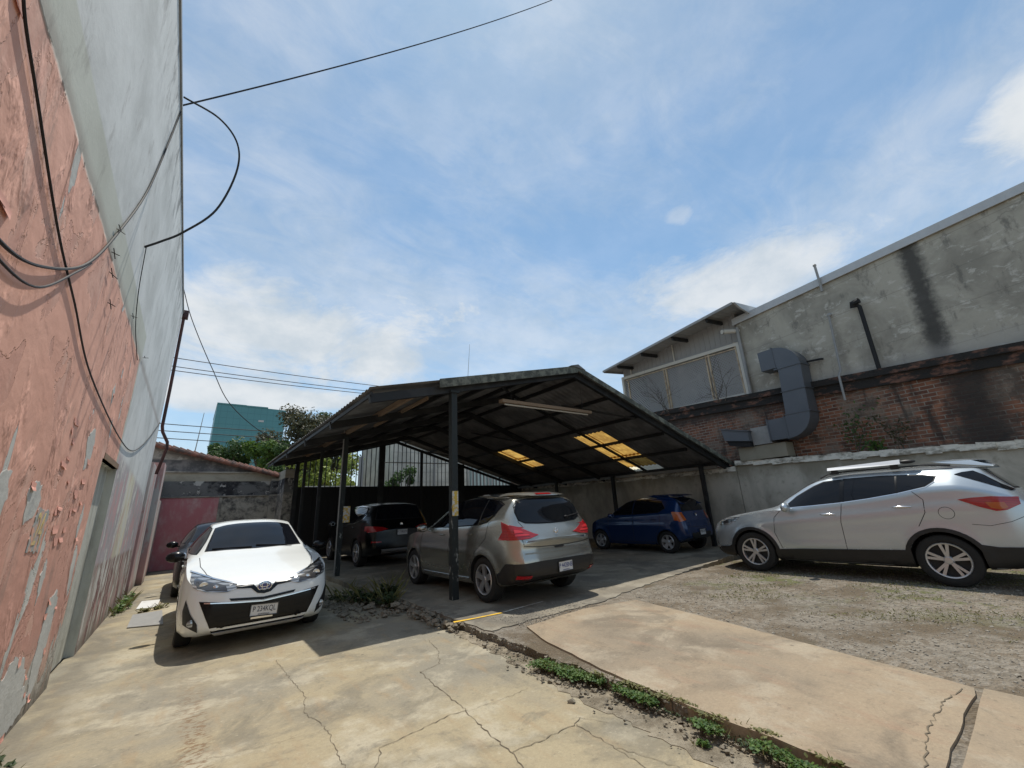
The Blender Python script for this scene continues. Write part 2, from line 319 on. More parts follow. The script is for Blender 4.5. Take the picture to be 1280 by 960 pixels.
def f_brick(g):
    o = g.vadd(g.obj(), (-5., -.33, 2.3)); x, y, z = g.sep(o); p = g.comb(x, z, 0.)
    b = g.new('ShaderNodeTexBrick'); g.put(b.inputs['Vector'], p); b.inputs['Scale'].default_value = 1.
    b.inputs['Brick Width'].default_value = .245; b.inputs['Row Height'].default_value = .088; b.inputs['Mortar Size'].default_value = .011; b.inputs['Mortar Smooth'].default_value = .25; b.inputs['Bias'].default_value = -.1
    b.inputs['Color1'].default_value = (.26, .105, .058, 1); b.inputs['Color2'].default_value = (.095, .040, .027, 1); b.inputs['Mortar'].default_value = (.30, .26, .21, 1)
    n = g.noise(o, 1.1, 7, .65, .3); n2 = g.noise(o, 5, 6, .65); n3 = g.noise(g.vmul(o, (3, 1, .4)), 1.1, 6, .62)
    c = g.mix(g.mul(g.ss(n2, .48, .66), .5), b.outputs['Color'], (.36, .17, .10)); c = g.mix(g.mul(g.ss(n, .47, .62), .72), c, (.215, .18, .14)); c = g.mix(g.mul(g.ss(g.noise(o, 2.4, 8, .7), .49, .62), .7), c, (.055, .045, .037))
    dk = g.mx(g.mul(g.ss(n3, .52, .70), .85), g.mul(g.band(g.add(x, g.mul(g.sub(n2, .5), .4)), -6.25, -5.5, .22), .9))
    zt = g.ss(g.add(z, g.mul(g.sub(n2, .5), .4)), 3.75, 4.15); dk = g.mx(dk, g.mul(zt, .85)); c = g.mix(dk, c, (.035, .03, .026))
    return dict(c=c, r=.93, n=g.bump(g.add(g.mul(b.outputs['Fac'], -1.), g.mul(n2, .6)), .8, .02))
M['brick'] = mat('old_red_brick', f_brick)
M['ledge'] = mat('mouldy_brick_ledge', lambda g: dict(c=g.mix(g.ss(g.noise(g.vmul(g.pos(), (1, 1, 2.4)), 2.3, 7, .65), .34, .50), (.19, .095, .065), (.024, .022, .02)), r=.95, n=g.bump(g.noise(g.pos(), 11, 5), .8, .03)))
def f_grey(g):
    o = g.vadd(g.obj(), (-5., -.33, 2.3)); x, y, z = g.sep(o); n = g.noise(o, .9, 8, .62, .5); n2 = g.noise(g.vmul(o, (1, 1, 1.5)), 2.6, 9, .72, .4); n3 = g.noise(o, 9, 5, .6)
    c = g.mix(g.ss(n, .38, .64), (.42, .39, .32), (.275, .255, .21)); c = g.mix(g.mul(g.ss(n2, .535, .64), .8), c, (.56, .53, .46))
    c = g.mix(g.mul(g.ss(g.noise(g.vmul(o, (2.2, 1, .8)), 2.1, 8, .7), .55, .68), .55), c, (.105, .10, .088))
    w = g.mul(g.sub(n3, .5), .25)
    hl = g.mul(g.ss(g.vor(g.vadd(o, g.vmul(g.noise(o, 2, 4, .6, 0., True), (.5, .5, .5))), .55, 'DISTANCE_TO_EDGE'), .010, .003), g.ss(g.noise(o, .8, 3), .48, .56)); c = g.mix(g.mul(hl, .3), c, (.09, .085, .075))
    bl = g.m('LESS_THAN', g.m('FRACT', g.m('DIVIDE', g.add(z, g.mul(x, .06)), .82)), .02); c = g.mix(g.mul(bl, .35), c, (.16, .15, .13))
    st = g.band(g.add(g.add(x, w), g.mul(g.sub(z, 4.), .03)), -5.86, -5.50, .12); c = g.mix(g.mul(st, .9), c, (.045, .043, .04))
    st2 = g.mul(g.band(g.add(x, w), -4.02, -3.9, .08), g.ss(z, 6.2, 5.2)); c = g.mix(g.mul(st2, .45), c, (.14, .13, .12))
    c = g.mix(g.mul(g.ss(g.add(z, g.mul(g.sub(n3, .5), .5)), 4.75, 4.35), .5), c, (.42, .40, .36))
    return dict(c=c, r=.93, n=g.bump(g.add(n3, n2), .4, .02))
M['grey'] = mat('weathered_grey_render', f_grey)
M['flash'] = mat('grey_roof_flashing', lambda g: dict(c=g.mix(g.noise(g.vmul(g.pos(), (1, 3, 1)), 2, 5), (.40, .41, .41), (.52, .53, .53)), r=.55))
def f_corr(g):
    p = g.pos(); n = g.noise(p, 1.2, 7, .6); return dict(c=g.mix(g.ss(n, .38, .62), (.20, .20, .20), (.11, .112, .115)), r=.9)
M['sheet'] = mat('fibre_cement_sheet', f_corr)
M['fascia'] = mat('mossy_fascia_board', lambda g: dict(c=g.mix(g.ss(g.noise(g.pos(), 5, 7, .68), .42, .60), (.075, .082, .07), (.19, .20, .165)), r=.9))
M['darksteel'] = mat('black_painted_steel', lambda g: dict(c=g.mix(g.ss(g.noise(g.pos(), 3, 6), .45, .65), (.010, .011, .012), (.026, .026, .025)), r=.6))
def f_post(g):
    p = g.pos(); n = g.noise(g.vmul(p, (6, 6, 2)), 2.2, 7, .7); z = g.sep(p)[2]
    m = g.mul(g.ss(n, .56, .62), g.ss(z, 2.0, 1.4)); return dict(c=g.mix(m, (.016, .021, .021), (.26, .27, .255)), r=.65)
M['post'] = mat('chipped_dark_green_paint', f_post)
M['rafterwood'] = mat('tan_weathered_timber', lambda g: dict(c=g.mix(g.noise(g.vmul(g.pos(), (8, 1, 8)), 2.5, 5), (.17, .11, .07), (.34, .25, .165)), r=.85))
m = mat('amber_translucent_sheet', col=(.6, .32, .06), rough=.6); nt = m.node_tree; g = N(nt); tr = g.new('ShaderNodeBsdfTranslucent'); ms = g.new('ShaderNodeMixShader')
g.put(tr.inputs[0], g.mix(g.ss(g.noise(g.pos(), 2.4, 6, .6), .35, .66), (.47, .29, .075), (.27, .15, .04))); nt.links.new(nt.nodes['Principled BSDF'].outputs[0], ms.inputs[1]); nt.links.new(tr.outputs[0], ms.inputs[2]); ms.inputs[0].default_value = .82
nt.links.new(ms.outputs[0], nt.nodes['Material Output'].inputs[0]); M['amber'] = m
m = mat('clear_translucent_sheet', col=(.8, .78, .68), rough=.6); nt = m.node_tree; tr = nt.nodes.new('ShaderNodeBsdfTranslucent'); ms = nt.nodes.new('ShaderNodeMixShader'); tr.inputs[0].default_value = (.85, .80, .62, 1)
nt.links.new(nt.nodes['Principled BSDF'].outputs[0], ms.inputs[1]); nt.links.new(tr.outputs[0], ms.inputs[2]); ms.inputs[0].default_value = .8; nt.links.new(ms.outputs[0], nt.nodes['Material Output'].inputs[0]); M['clearsheet'] = m
M['block'] = mat('pale_block_wall', lambda g: dict(c=g.mix(g.ss(g.noise(g.pos(), 1.3, 7, .6), .35, .65), (.55, .525, .46), (.40, .385, .335)), r=.85))
M['white'] = mat('white_painted_metal', lambda g: dict(c=g.mix(g.ss(g.noise(g.pos(), 3, 6), .5, .7), (.66, .66, .64), (.40, .37, .33)), r=.6))
M['yellow'] = mat('yellow_road_paint', lambda g: dict(c=g.mix(g.ss(g.noise(g.pos(), 14, 5, .7), .50, .62), (.75, .46, .03), (.42, .30, .12)), r=.8))
M['roadwhite'] = mat('white_road_paint', lambda g: dict(c=g.mix(g.ss(g.noise(g.pos(), 12, 5, .7), .45, .6), (.62, .60, .54), (.35, .30, .22)), r=.8))
M['sticker'] = mat('yellow_reflective_sticker', lambda g: dict(c=g.mix(g.ss(g.noise(g.pos(), 16, 3), .47, .54), (.62, .42, .07), (.60, .60, .58)), r=.5))
M['duct'] = mat('grey_sheet_metal_duct', lambda g: dict(c=g.mix(g.noise(g.pos(), 2.2, 5), (.085, .095, .108), (.12, .13, .145)), r=.5, m=g.mul(1., .2)))
M['matte_black'] = mat('matte_black', col=(.012, .012, .013), rough=.8)
M['mesh'] = None
def f_mesh(g):
    o = g.obj(); x, y, z = g.sep(o); q = .105
    a = g.m('FRACT', g.m('DIVIDE', g.add(x, z), q)); b = g.m('FRACT', g.m('DIVIDE', g.sub(x, z), q))
    w = g.mx(g.m('LESS_THAN', a, .30), g.m('LESS_THAN', b, .30)); return dict(c=(.40, .395, .39), r=.5, a=w)
M['mesh'] = mat('diamond_wire_mesh', f_mesh)
M['cladding'] = mat('grey_ribbed_cladding', lambda g: dict(c=g.mix(g.noise(g.pos(), 1.5, 6), (.36, .355, .34), (.27, .265, .255)), r=.75))
M['tan'] = mat('tan_painted_steel', lambda g: dict(c=g.mix(g.ss(g.noise(g.pos(), 5, 5), .45, .65), (.52, .42, .29), (.36, .27, .18)), r=.65))
M['cream'] = mat('cream_painted_steel', col=(.58, .55, .48), rough=.6)
def f_teal(g):
    p = g.pos(); x, y, z = g.sep(p); a = g.m('LESS_THAN', g.m('FRACT', g.m('DIVIDE', z, 1.05)), .09); b = g.m('LESS_THAN', g.m('FRACT', g.m('DIVIDE', x, .95)), .07)
    return dict(c=g.mix(g.mx(a, b), g.mix(g.noise(p, .35, 4), (.065, .215, .24), (.085, .25, .275)), (.058, .19, .215)), r=.45)
M['teal'] = mat('teal_curtain_glass', f_teal)
def leafmat(name, a, b):
    def fn(g):
        r = g.new('ShaderNodeNewGeometry').outputs['Random Per Island']; return dict(c=g.mix(r, a, b), r=.6)
    m = mat(name, fn); nt = m.node_tree; P = nt.nodes['Principled BSDF']; t = nt.nodes.new('ShaderNodeBsdfTranslucent'); ms = nt.nodes.new('ShaderNodeMixShader'); ms.inputs[0].default_value = .28
    t.inputs[0].default_value = (*b, 1); nt.links.new(P.outputs[0], ms.inputs[1]); nt.links.new(t.outputs[0], ms.inputs[2]); nt.links.new(ms.outputs[0], nt.nodes['Material Output'].inputs[0]); return m
M['leaf_weed'] = leafmat('weed_leaf', (.028, .085, .016), (.12, .20, .035))
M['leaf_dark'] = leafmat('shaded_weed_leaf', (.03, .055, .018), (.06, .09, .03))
M['leaf_tree'] = leafmat('tree_leaf', (.025, .06, .016), (.07, .13, .03))
M['leaf_brown'] = leafmat('brownish_tree_leaf', (.035, .045, .022), (.10, .095, .045))
M['leaf_yellow'] = leafmat('yellow_green_leaf', (.13, .19, .03), (.30, .35, .07))
M['bark'] = mat('bark', lambda g: dict(c=g.mix(g.noise(g.vmul(g.pos(), (6, 6, 1)), 3, 5), (.06, .05, .04), (.15, .125, .10)), r=.95))
M['drygrass'] = leafmat('short_grass_blade', (.10, .115, .03), (.24, .22, .085))

# ------------------------------------------------------------------ ground
def wob(pts, amp, step):
    """a polyline resampled and roughened, for broken slab edges"""
    out = []
    for (a, b) in zip(pts, pts[1:]+pts[:1]):
        L = math.dist(a, b); n = max(1, int(L/step))
        for i in range(n):
            t = i/n; q = [a[k]+(b[k]-a[k])*t for k in (0, 1)]
            out.append((q[0]+rnd(-amp, amp), q[1]+rnd(-amp, amp)))
    return out
def slab(name, poly, z0, z1, m, amp=.012, step=.12):
    b = MB(); b.prism([(x, y, z0) for x, y in wob(poly, amp, step)], (0, 0, z1-z0)); return structure(b, name, m)
b = MB(); b.quad((-1500, -1500, -.03), (1500, -1500, -.03), (1500, 1500, -.03), (-1500, 1500, -.03)); structure(b, 'ground', M['dirt'])
b = MB(); b.box(-.95, 3.02, -6, 20.2, -.5, 0); structure(b, 'driveway', M['slab'])
slab('gravel_lot', [(2.98, -6), (15, -6), (15, 5.0), (3.06, 5.0)], -.4, .086, M['gravel'], .035, .09)
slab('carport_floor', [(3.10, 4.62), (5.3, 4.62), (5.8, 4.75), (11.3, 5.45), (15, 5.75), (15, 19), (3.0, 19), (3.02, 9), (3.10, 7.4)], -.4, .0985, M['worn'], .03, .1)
slab('concrete_slab', [(3.52, 4.42), (4.6, 4.5), (5.5, 4.27), (5.2, 2.8), (4.70, .74), (3.3, .74), (2.98, 1.0), (3.02, 2.0), (3.12, 2.9), (3.33, 3.95)], .0, .104, M['slab_pink'], .011, .14)
slab('concrete_pavement', [(4.72, .70), (4.4, -5), (2.95, -5), (2.93, .68)], .0, .107, M['slab_pink'], .005, .25)
b = MB(); b.quad((3.0, 5.335, .1045), (3.30, 5.275, .1045), (3.72, 5.235, .1045), (3.72, 5.185, .1045), (3.30, 5.225, .1045), (2.98, 5.27, .1045)); structure(b, 'yellow_line', M['yellow'])
b = MB(); b.quad((3.74, 5.25, .1045), (4.55, 5.30, .1045), (4.55, 5.27, .1045), (3.74, 5.20, .1045)); structure(b, 'white_line', M['roadwhite'])
# rubble strip along the broken kerb
slab('dirt_strip', [(2.60, -2), (3.04, -2), (3.12, 3.9), (3.30, 4.5), (3.10, 5.2), (2.95, 5.3), (2.88, 4.3), (2.74, 3.0), (2.66, 1.6)], -.2, .004, M['paledirt'], .035, .06)
def stone(b, c, r, mi=0):
    vs = []; q = Quaternion((rnd(-1, 1), rnd(-1, 1), rnd(-1, 1), rnd(-1, 1))).normalized()
    for p in ((-1, -1, -1), (1, -1, -1), (1, 1, -1), (-1, 1, -1), (-1, -1, 1), (1, -1, 1), (1, 1, 1), (-1, 1, 1)):
        v = q@(Vector(p)*r*.6*rnd(.65, 1.15)); vs.append((v.x+c[0], v.y+c[1], v.z*.7+c[2]))
    b.hexa(vs, mi)
b = MB()
for i in range(620):
    y = rnd(.6, 5.2); x = 2.92+.05*max(0, y-3.5)+random.gauss(0, .10) + (.25*random.random() if y > 3.9 else 0)
    r = abs(random.gauss(.005, .009))+.005; stone(b, (x, y, .01+(.07 if x > 3.0 else .02*random.random())), r)
for i in range(420):
    t = random.random(); x = rnd(2.1, 3.12); y = rnd(6.7, 9.2) if x < 2.8 else rnd(5.3, 8.6)
    r = abs(random.gauss(.02, .02))+.008; stone(b, (x, y, r*.3+.06*max(0, 1-abs(x-2.9)/.4)), min(r, .10))
for i in range(160): y = rnd(5.2, 8.0); stone(b, (rnd(2.90, 3.14), y, rnd(.02, .09)), rnd(.02, .07))
tag(b.build('rubble', M['stone'], fix=False), kind='stuff')
b = MB()
for i in range(9000):
    x = rnd(4.7, 11.5); y = rnd(-.8, 5.0)
    if x < 4.75+.24*(y-.8) or (y > 4.55 and x > 5.5 and random.random() < .8): continue
    stone(b, (x, y, .088), abs(random.gauss(.004, .006))+.004)
for i in range(500):
    x = rnd(3.4, 4.9); y = rnd(4.45, 5.2); stone(b, (x, y, .10), rnd(.004, .014))
tag(b.build('gravel_stones', M['pebble'], fix=False), kind='stuff')
# cracks in the slab: thin lines of dirt
def crack(b, pts, z, w=.011):
    P = []
    for (a, c) in zip(pts, pts[1:]):
        n = max(2, int(math.dist(a, c)/.035))
        for i in range(n): t = i/n; P.append((a[0]+(c[0]-a[0])*t+rnd(-.013, .013), a[1]+(c[1]-a[1])*t+rnd(-.013, .013)))
    P.append(pts[-1])
    for i in range(len(P)-1):
        p, q = Vector((*P[i], z)), Vector((*P[i+1], z)); d = (q-p).normalized(); s = Vector((-d.y, d.x, 0))
        if i == 0: w0 = w*rnd(.25, .8)
        w1 = w*rnd(.25, 1.); b.quad(p-s*w0/2, q-s*w1/2, q+s*w1/2, p+s*w0/2); w0 = w1
b = MB()
for pts, w in (([(2.05, 4.31), (2.0, 3.88), (1.97, 3.34), (1.9, 2.95), (1.88, 2.59), (1.83, 2.4), (1.8, 1.9)], .016), ([(1.0, 2.8), (1.16, 3.05), (1.26, 3.24), (1.53, 3.26), (1.81, 3.31), (1.97, 3.28)], .014),
    ([(1.88, 2.59), (2.13, 2.55), (2.43, 2.55), (2.52, 2.59)], .014), ([(2.43, 2.55), (2.4, 2.16), (2.34, 1.8)], .010), ([(1.02, 5.84), (1.03, 5.23), (1.06, 4.57), (.98, 4.18), (1.05, 3.76), (1.02, 3.4), (1.0, 2.9)], .009),
    ([(1.96, 3.26), (2.38, 3.24), (2.57, 3.26)], .007), ([(2.57, 5.2), (2.46, 4.71), (2.29, 4.36), (2.03, 4.27)], .010), ([(2.52, 2.59), (2.61, 2.41)], .008), ([(2.4, 2.16), (2.51, 1.78)], .008), ([(-.5, 6.3), (.02, 6.08), (.87, 5.57), (1.52, 5.29)], .005), ([(-.7, 4.2), (.4, 3.9), (1.0, 3.76)], .005)):
    crack(b, pts, .004, w*.6)
crack(b, [(3.25, .80), (3.66, .86), (4.24, .86), (4.62, .80)], .108, .010)
structure(b, 'cracks', M['crack'])
def plate(label, pts, z, m):
    b = MB(); c = pts[0]; b.prism([(x, y, z) for x, y in pts], (0, 0, .012)); tag(b.build('metal_sheet', m, loc=(c[0], c[1], z)), label, 'metal sheet')
plate('flat grey metal sheet lying by the left wall, nearer the white car', [(-.50, 9.35), (-.06, 9.15), (-.12, 10.6), (-.52, 10.55)], .006, M['galv'])
plate('small pale board lying on the ground by the left wall, beyond the grey sheet', [(-.52, 11.2), (-.22, 11.1), (-.2, 12.1), (-.5, 12.2)], .006, M['white'])

# ------------------------------------------------------------------ left wall
LX = -.88
L = thing('painted_building', 'tall building wall on the left with peeling pink paint below grey plaster', 'building', (LX, 0, 0))
b = MB()
def lrect(y0, y1, z0, z1): b.quad((LX, y0, z0), (LX, y1, z0), (LX, y1, z1), (LX, y0, z1))
for y0, y1, z0, z1 in ((-4, 6.70, 0, 7.1), (6.70, 8.0, 2.30, 7.1), (8.0, 13.45, 0, 7.1)): lrect(y0, y1, z0, z1)
b.quad((LX, 13.45, 0), (-6, 13.45, 0), (-6, 13.45, 7.1), (LX, 13.45, 7.1)); b.quad((LX, -4, 7.1), (LX, 13.45, 7.1), (-6, 13.45, 7.1), (-6, -4, 7.1)); b.quad((-6, -4, 0), (LX, -4, 0), (LX, -4, 7.1), (-6, -4, 7.1))
b.quad((-6, -4, 0), (-6, 13.45, 0), (-6, 13.45, 7.1), (-6, -4, 7.1))
b.build('wall', M['left'], L)
b = MB(); q = LX-.09
b.quad((q, 6.7, 0), (q, 8.0, 0), (q, 8.0, 2.3), (q, 6.7, 2.3)); b.quad((q, 8, 0), (LX, 8, 0), (LX, 8, 2.3), (q, 8, 2.3)); b.quad((q, 6.7, 0), (LX, 6.7, 0), (LX, 6.7, 2.3), (q, 6.7, 2.3)); b.quad((q, 6.7, 2.3), (LX, 6.7, 2.3), (LX, 8, 2.3), (q, 8, 2.3))
b.build('blocked_doorway', M['jamb'], L)
b = MB(); b.box(LX-.05, LX+.006, 6.78, 8.06, 2.30, 2.37); b.build('lintel', M['wood'], L)
b = MB(); b.box(LX-.3, LX+.02, -4, 13.5, 7.1, 7.16); b.build('wall_cap', M['galv'], L)
# torn plaster patches, their places read from the photo, and curled flakes of paint round them
def flake(b, c, w, h, curl, lean):
    n = 4; vs = []
    for i in range(n+1):
        t = i/n; off = curl*t*t
        for s in (-1, 1):
            vs.append((LX+.003+off, c[0]+s*w/2*(1-.30*t*t)+lean*t+rnd(-.012, .012), c[1]-h*t+rnd(-.012, .012)))
    b.add(vs, [(2*i, 2*i+1, 2*i+3, 2*i+2) for i in range(n)], 0, True)
b = MB()
patches = [[(4.25, 1.80), (4.40, 1.86), (4.52, 1.82), (4.60, 1.70), (4.52, 1.62), (4.34, 1.57), (4.28, 1.66)], [(5.63, 2.33), (5.72, 2.44), (5.90, 2.50), (6.02, 2.36), (5.96, 2.15), (5.80, 2.05), (5.74, 2.2)], [(3.62, 1.82), (3.78, 1.88), (3.86, 1.72), (3.80, 1.55), (3.68, 1.62)],
    [(5.77, .92), (6.02, .98), (6.14, .81), (6.12, .5), (6.05, .2), (5.86, .12), (5.75, .35)], [(4.86, .50), (5.1, .62), (5.45, .52), (5.62, .3), (5.9, .12), (5.47, .03), (4.95, .03)], [(5.2, 1.18), (5.28, 1.3), (5.36, 1.18), (5.3, .95)], [(6.2, 1.6), (6.28, 1.75), (6.35, 1.62), (6.28, 1.38)], [(3.0, .35), (3.4, .75), (4.2, .5), (4.6, .1), (4.5, .02), (3.0, .02)], [(6.3, 3.0), (6.36, 3.12), (6.42, 3.02), (6.36, 2.84)]]
for P in patches:
    P2 = wob(P, .022, .035); pp = MB(); pp.prism([(LX-.01, y, z) for y, z in P2], (.013, 0, 0)); pp.build('bare_plaster', M['oldplaster'], L)
    for (y, z) in P2:
        if random.random() < .05: flake(b, (y, z+rnd(-.01, .03)), rnd(.04, .12), rnd(.02, .06), rnd(.004, .016), rnd(-.02, .02))
for i in range(300):
    y = rnd(1.6, 7.3); z = rnd(.4, 3.75)
    k = math.sin(y*2.1+z*1.3)+math.sin(y*.9-z*2.2+1)
    if k < 1.05: continue
    flake(b, (y, z), rnd(.06, .22), rnd(.03, .08), rnd(.003, .012), rnd(-.03, .03))
for y, z in ((2.5, 2.75), (2.55, 2.6), (2.62, 2.45), (2.45, 2.9), (2.7, 2.35), (2.75, 2.6), (2.35, 3.1), (2.6, 3.0), (2.85, 2.2)):
    for q in range(2): flake(b, (y+rnd(-.05, .05), z+rnd(-.05, .05)), rnd(.12, .26), rnd(.04, .09), rnd(.005, .014), rnd(-.03, .03))
tag(b.build('paint_flakes', M['flake'], L), kind='stuff')
nm = MB(); nm.prism([(LX+.001, y, z) for y, z in wob([(4.57, 1.37), (4.90, 1.36), (4.93, 1.66), (4.60, 1.67)], .014, .03)], (.0035, 0, 0))
nb = nm.build('painted_number', mat('blue_grey_paint_patch', lambda g: dict(c=g.mix(g.ss(g.noise(g.pos(), 12, 4), .45, .62), (.33, .34, .32), (.66, .36, .26)), r=.85)), L)
text_obj('lettering', '24', .36, mat('faded_yellow_paint', lambda g: dict(c=g.mix(g.ss(g.noise(g.pos(), 16, 4), .5, .62), (.60, .45, .20), (.45, .33, .22)), r=.85)), nb, (.0062, 4.75, 1.515), (0, 1, 0), (0, 0, 1), .62, .92)
# down pipe at the far corner
b = MB(); t = (LX+.05, 13.58)
b.tube([(t[0]-.02, t[1], 7.15), (t[0], t[1], 5), (t[0], t[1], 3.95), (t[0]+.03, t[1], 3.8), (t[0]+.16, t[1]+.05, 3.55), (t[0]+.17, t[1]+.1, 3.4), (t[0]+.12, t[1]+.14, 3.1), (t[0]+.06, t[1]+.16, 2.75)], .036, 10)
b.box(t[0]-.11, t[0]+.07, t[1]-.085, t[1]+.085, 7.0, 7.22)
tag(b.build('down_pipe', M['brownpipe'], loc=(t[0], t[1], 0)), 'red brown drain pipe running down the far corner of the tall left wall', 'drain pipe')
# low rough wall joining the far wall
b = MB(); b.box(-1.6, LX+.03, 13.72, 19.4, 0, 3.05); b.box(-1.6, LX+.16, 15.6, 16.5, 0, 3.25); b.box(-1.6, LX+.10, 16.5, 19.4, 0, 2.3)
Lw = tag(b.build('low_wall', M['left'], loc=(LX, 13.72, 0)), 'low flaking side wall with a rough pier, beyond the tall left wall', 'wall')
# end wall with terracotta cap
E_ = thing('end_wall', 'mould stained wall across the far end with a maroon painted panel', 'wall', (1, 19.5, 0))
def capz(x): return 4.28-(x+1)*.265
b = MB(); b.prism([(-1.5, 19.5, 0), (2.9, 19.5, 0), (2.9, 19.5, capz(2.9)-.1), (-1.5, 19.5, capz(-1.5)-.1)], (0, .3, 0)); b.build('wall', M['mold'], E_)
b = MB(); b.box(-.95, .88, 19.485, 19.499, .02, 2.42); b.build('maroon_panel', M['maroonpaint'], E_)
b = MB(); b.bar((-.9, 19.47, 3.36), (2.9, 19.47, 3.34), .06, .05); b.bar((-.9, 19.47, 2.45), (2.9, 19.47, 2.47), .05, .04); b.box(.885, .96, 19.46, 19.497, .02, 2.42); b.box(2.52, 2.78, 19.30, 19.497, 0, 3.1); b.build('trim_bands', M['mold'], E_)
b = MB()
for i in range(22):
    x = -1.45+i*.21; z = capz(x)
    b.tube([(x, 19.28, z-.05), (x+.24, 19.28, capz(x+.24)-.08)], [.085, .07], 8); b.tube([(x+.02, 19.45, z), (x+.26, 19.45, capz(x+.26)-.03)], [.10, .085], 8); b.tube([(x, 19.68, z), (x+.24, 19.68, capz(x+.24)-.03)], [.10, .085], 8)
b.build('tile_capping', M['tile'], E_)
b = MB(); b.box(2.78, 3.12, 17.9, 19.9, 0, 3.35); tag(b.build('wall_pier', M['mold'], loc=(2.95, 18.5, 0)), 'dark stained pier between the end wall and the carport gate', 'pier')
# ------------------------------------------------------------------ carport
K = thing('carport', 'long open carport with a dark gabled sheet roof on thin posts', 'carport', (7.1, 6.4, .1))
AP = (7.1, 4.74)
def fy(x):  return 6.42 if x < 7.1 else 6.42-.075*(x-7.1)     # front edge of the roof
def eave(side, y):
    t = (y-6.4)/11.3
    return (2.08, 3.50-.02*t) if side < 0 else (13.32+1.15*t, 2.47+.10*t)
def rz(side, x, y):
    ex, ez = eave(side, y); f = (x-AP[0])/(ex-AP[0]); return AP[1]+(ez-AP[1])*f
def sheet(b, side, y0, y1, f0, f1, mi=0, lift=0., nf=6):
    n = max(4, int((y1-y0)/.03)); vs = []
    for j in range(n+1):
        t = j/n
        for i in range(nf+1):
            f = f0+(f1-f0)*i/nf
            y = y0+(y1-y0)*t; ex, ez = eave(side, y); x = AP[0]+(ex-AP[0])*f
            if y0 < 6.6: y = y+(fy(x)-6.42)*(1-t)
            vs.append((x, y, AP[1]+(ez-AP[1])*f+.014*math.sin(2*math.pi*y/.177)+lift))
    m = nf+1
    b.add(vs, [(j*m+i, j*m+i+1, (j+1)*m+i+1, (j+1)*m+i) for j in range(n) for i in range(nf)], mi, True)
SK = ((8.35, 9.62, .465, .995), (13.2, 14.6, .43, .70))
b = MB(); sheet(b, -1, 6.42, 17.8, 0, 1); b.build('roof_slope', M['sheet'], K, fix=False, sharp=80)
b = MB(); ys = [6.42, 8.35, 9.62, 13.2, 14.6, 17.8]
for a, c in zip(ys, ys[1:]):
    s = [q for q in SK if abs(q[0]-a) < .01]
    if s: sheet(b, 1, a, c, 0, s[0][2]); (s[0][3] < .98) and sheet(b, 1, a, c, s[0][3], 1)
    else: sheet(b, 1, a, c, 0, 1)
b.build('roof_slope', M['sheet'], K, fix=False, sharp=80)
for (a, c, f0, f1) in SK:
    n = 3 if f1 > .9 else 2; q = .895 if f1 > .9 else f1
    for i in range(n):
        for j in range(2):
            b = MB(); w = (c-a)/2; sheet(b, 1, a+w*j-.03, a+w*(j+1)+.03, f0+(q-f0)*i/n-.008, f0+(q-f0)*(i+1)/n+.008, lift=.012+.008*((i+j) % 2)+.004*i, nf=2)
            b.build('skylight_sheet', M['amber'], K, fix=False, sharp=80)
    if f1 > .9:
        b = MB(); sheet(b, 1, a-.03, c+.03, q-.006, f1, lift=.034, nf=2); b.build('skylight_sheet', M['clearsheet'], K, fix=False, sharp=80)
b = MB(); b.prism([(AP[0]-.25, 6.36, AP[1]-.02), (AP[0], 6.36, AP[1]+.05), (AP[0]+.25, 6.36, AP[1]-.06)], (0, 11.4, 0)); b.build('ridge_cap', M['sheet'], K)
b = MB()
for side in (-1, 1):
    x0, x1 = (AP[0]+.0*side, eave(side, 6.4)[0]); xs = 3.35 if side < 0 else x1
    P = [(x0, fy(x0)-.035, AP[1]+.02), (xs, fy(xs)-.035, rz(side, xs, 6.4)+.03)]
    h = .17 if side < 0 else .13
    b.add([(P[0][0], P[0][1], P[0][2]-h), (P[1][0], P[1][1], P[1][2]-h), P[1], P[0], (P[0][0], P[0][1]+.028, P[0][2]-h), (P[1][0], P[1][1]+.028, P[1][2]-h), (P[1][0], P[1][1]+.028, P[1][2]), (P[0][0], P[0][1]+.028, P[0][2])],
          [(0, 1, 2, 3), (7, 6, 5, 4), (0, 3, 7, 4), (1, 5, 6, 2), (3, 2, 6, 7), (0, 4, 5, 1)])
b.build('fascia_board', M['fascia'], K)
def rafter(y, side, dz=.16, h=.15, x1=None):
    b = MB(); ex = eave(side, y)[0]-.05*side if x1 is None else x1; yy = lambda x: y+(fy(x)-6.42 if y < 7 else 0)
    b.bar((AP[0], yy(AP[0]), AP[1]-dz), (ex, yy(ex), rz(side, ex, y)-dz), .09, h); b.build('rafter', M['darksteel'], K)
for y in (6.56, 9.0, 11.42, 13.9, 16.3):
    rafter(y, -1); rafter(y, 1, *((.10, .05) if y == 9.0 else ()))
def purlin(side, f, m='darksteel', y0=6.6, y1=17.6, dz=.06, w=.06, h=.09, n='purlin'):
    b = MB(); P = []
    for y in (y0, y1): ex, ez = eave(side, y); P.append((AP[0]+(ex-AP[0])*f, y, AP[1]+(ez-AP[1])*f-dz))
    b.bar(*P, w, h); b.build(n, M[m], K)
for f in (.05, .24, .43, .62): purlin(-1, f)
purlin(-1, .785, 'rafterwood', 6.9, 17.4, .075, .07, .10); purlin(-1, .68, 'rafterwood', 7.6, 10.8, .09, .05, .07)
for f in (.05, .22, .40, .58, .76, .95): purlin(1, f)
for y in (6.56, 11.42, 16.3):
    for (xa, xb) in ((4.9, 6.2), (9.4, 8.1)):
        b = MB(); s = -1 if xa < 7 else 1; b.bar((xa, y+.01, rz(s, xa, y)-.22), (xb, y+1.5, rz(s, xb, y)-.13), .05, .05); b.build('brace', M['darksteel'], K)
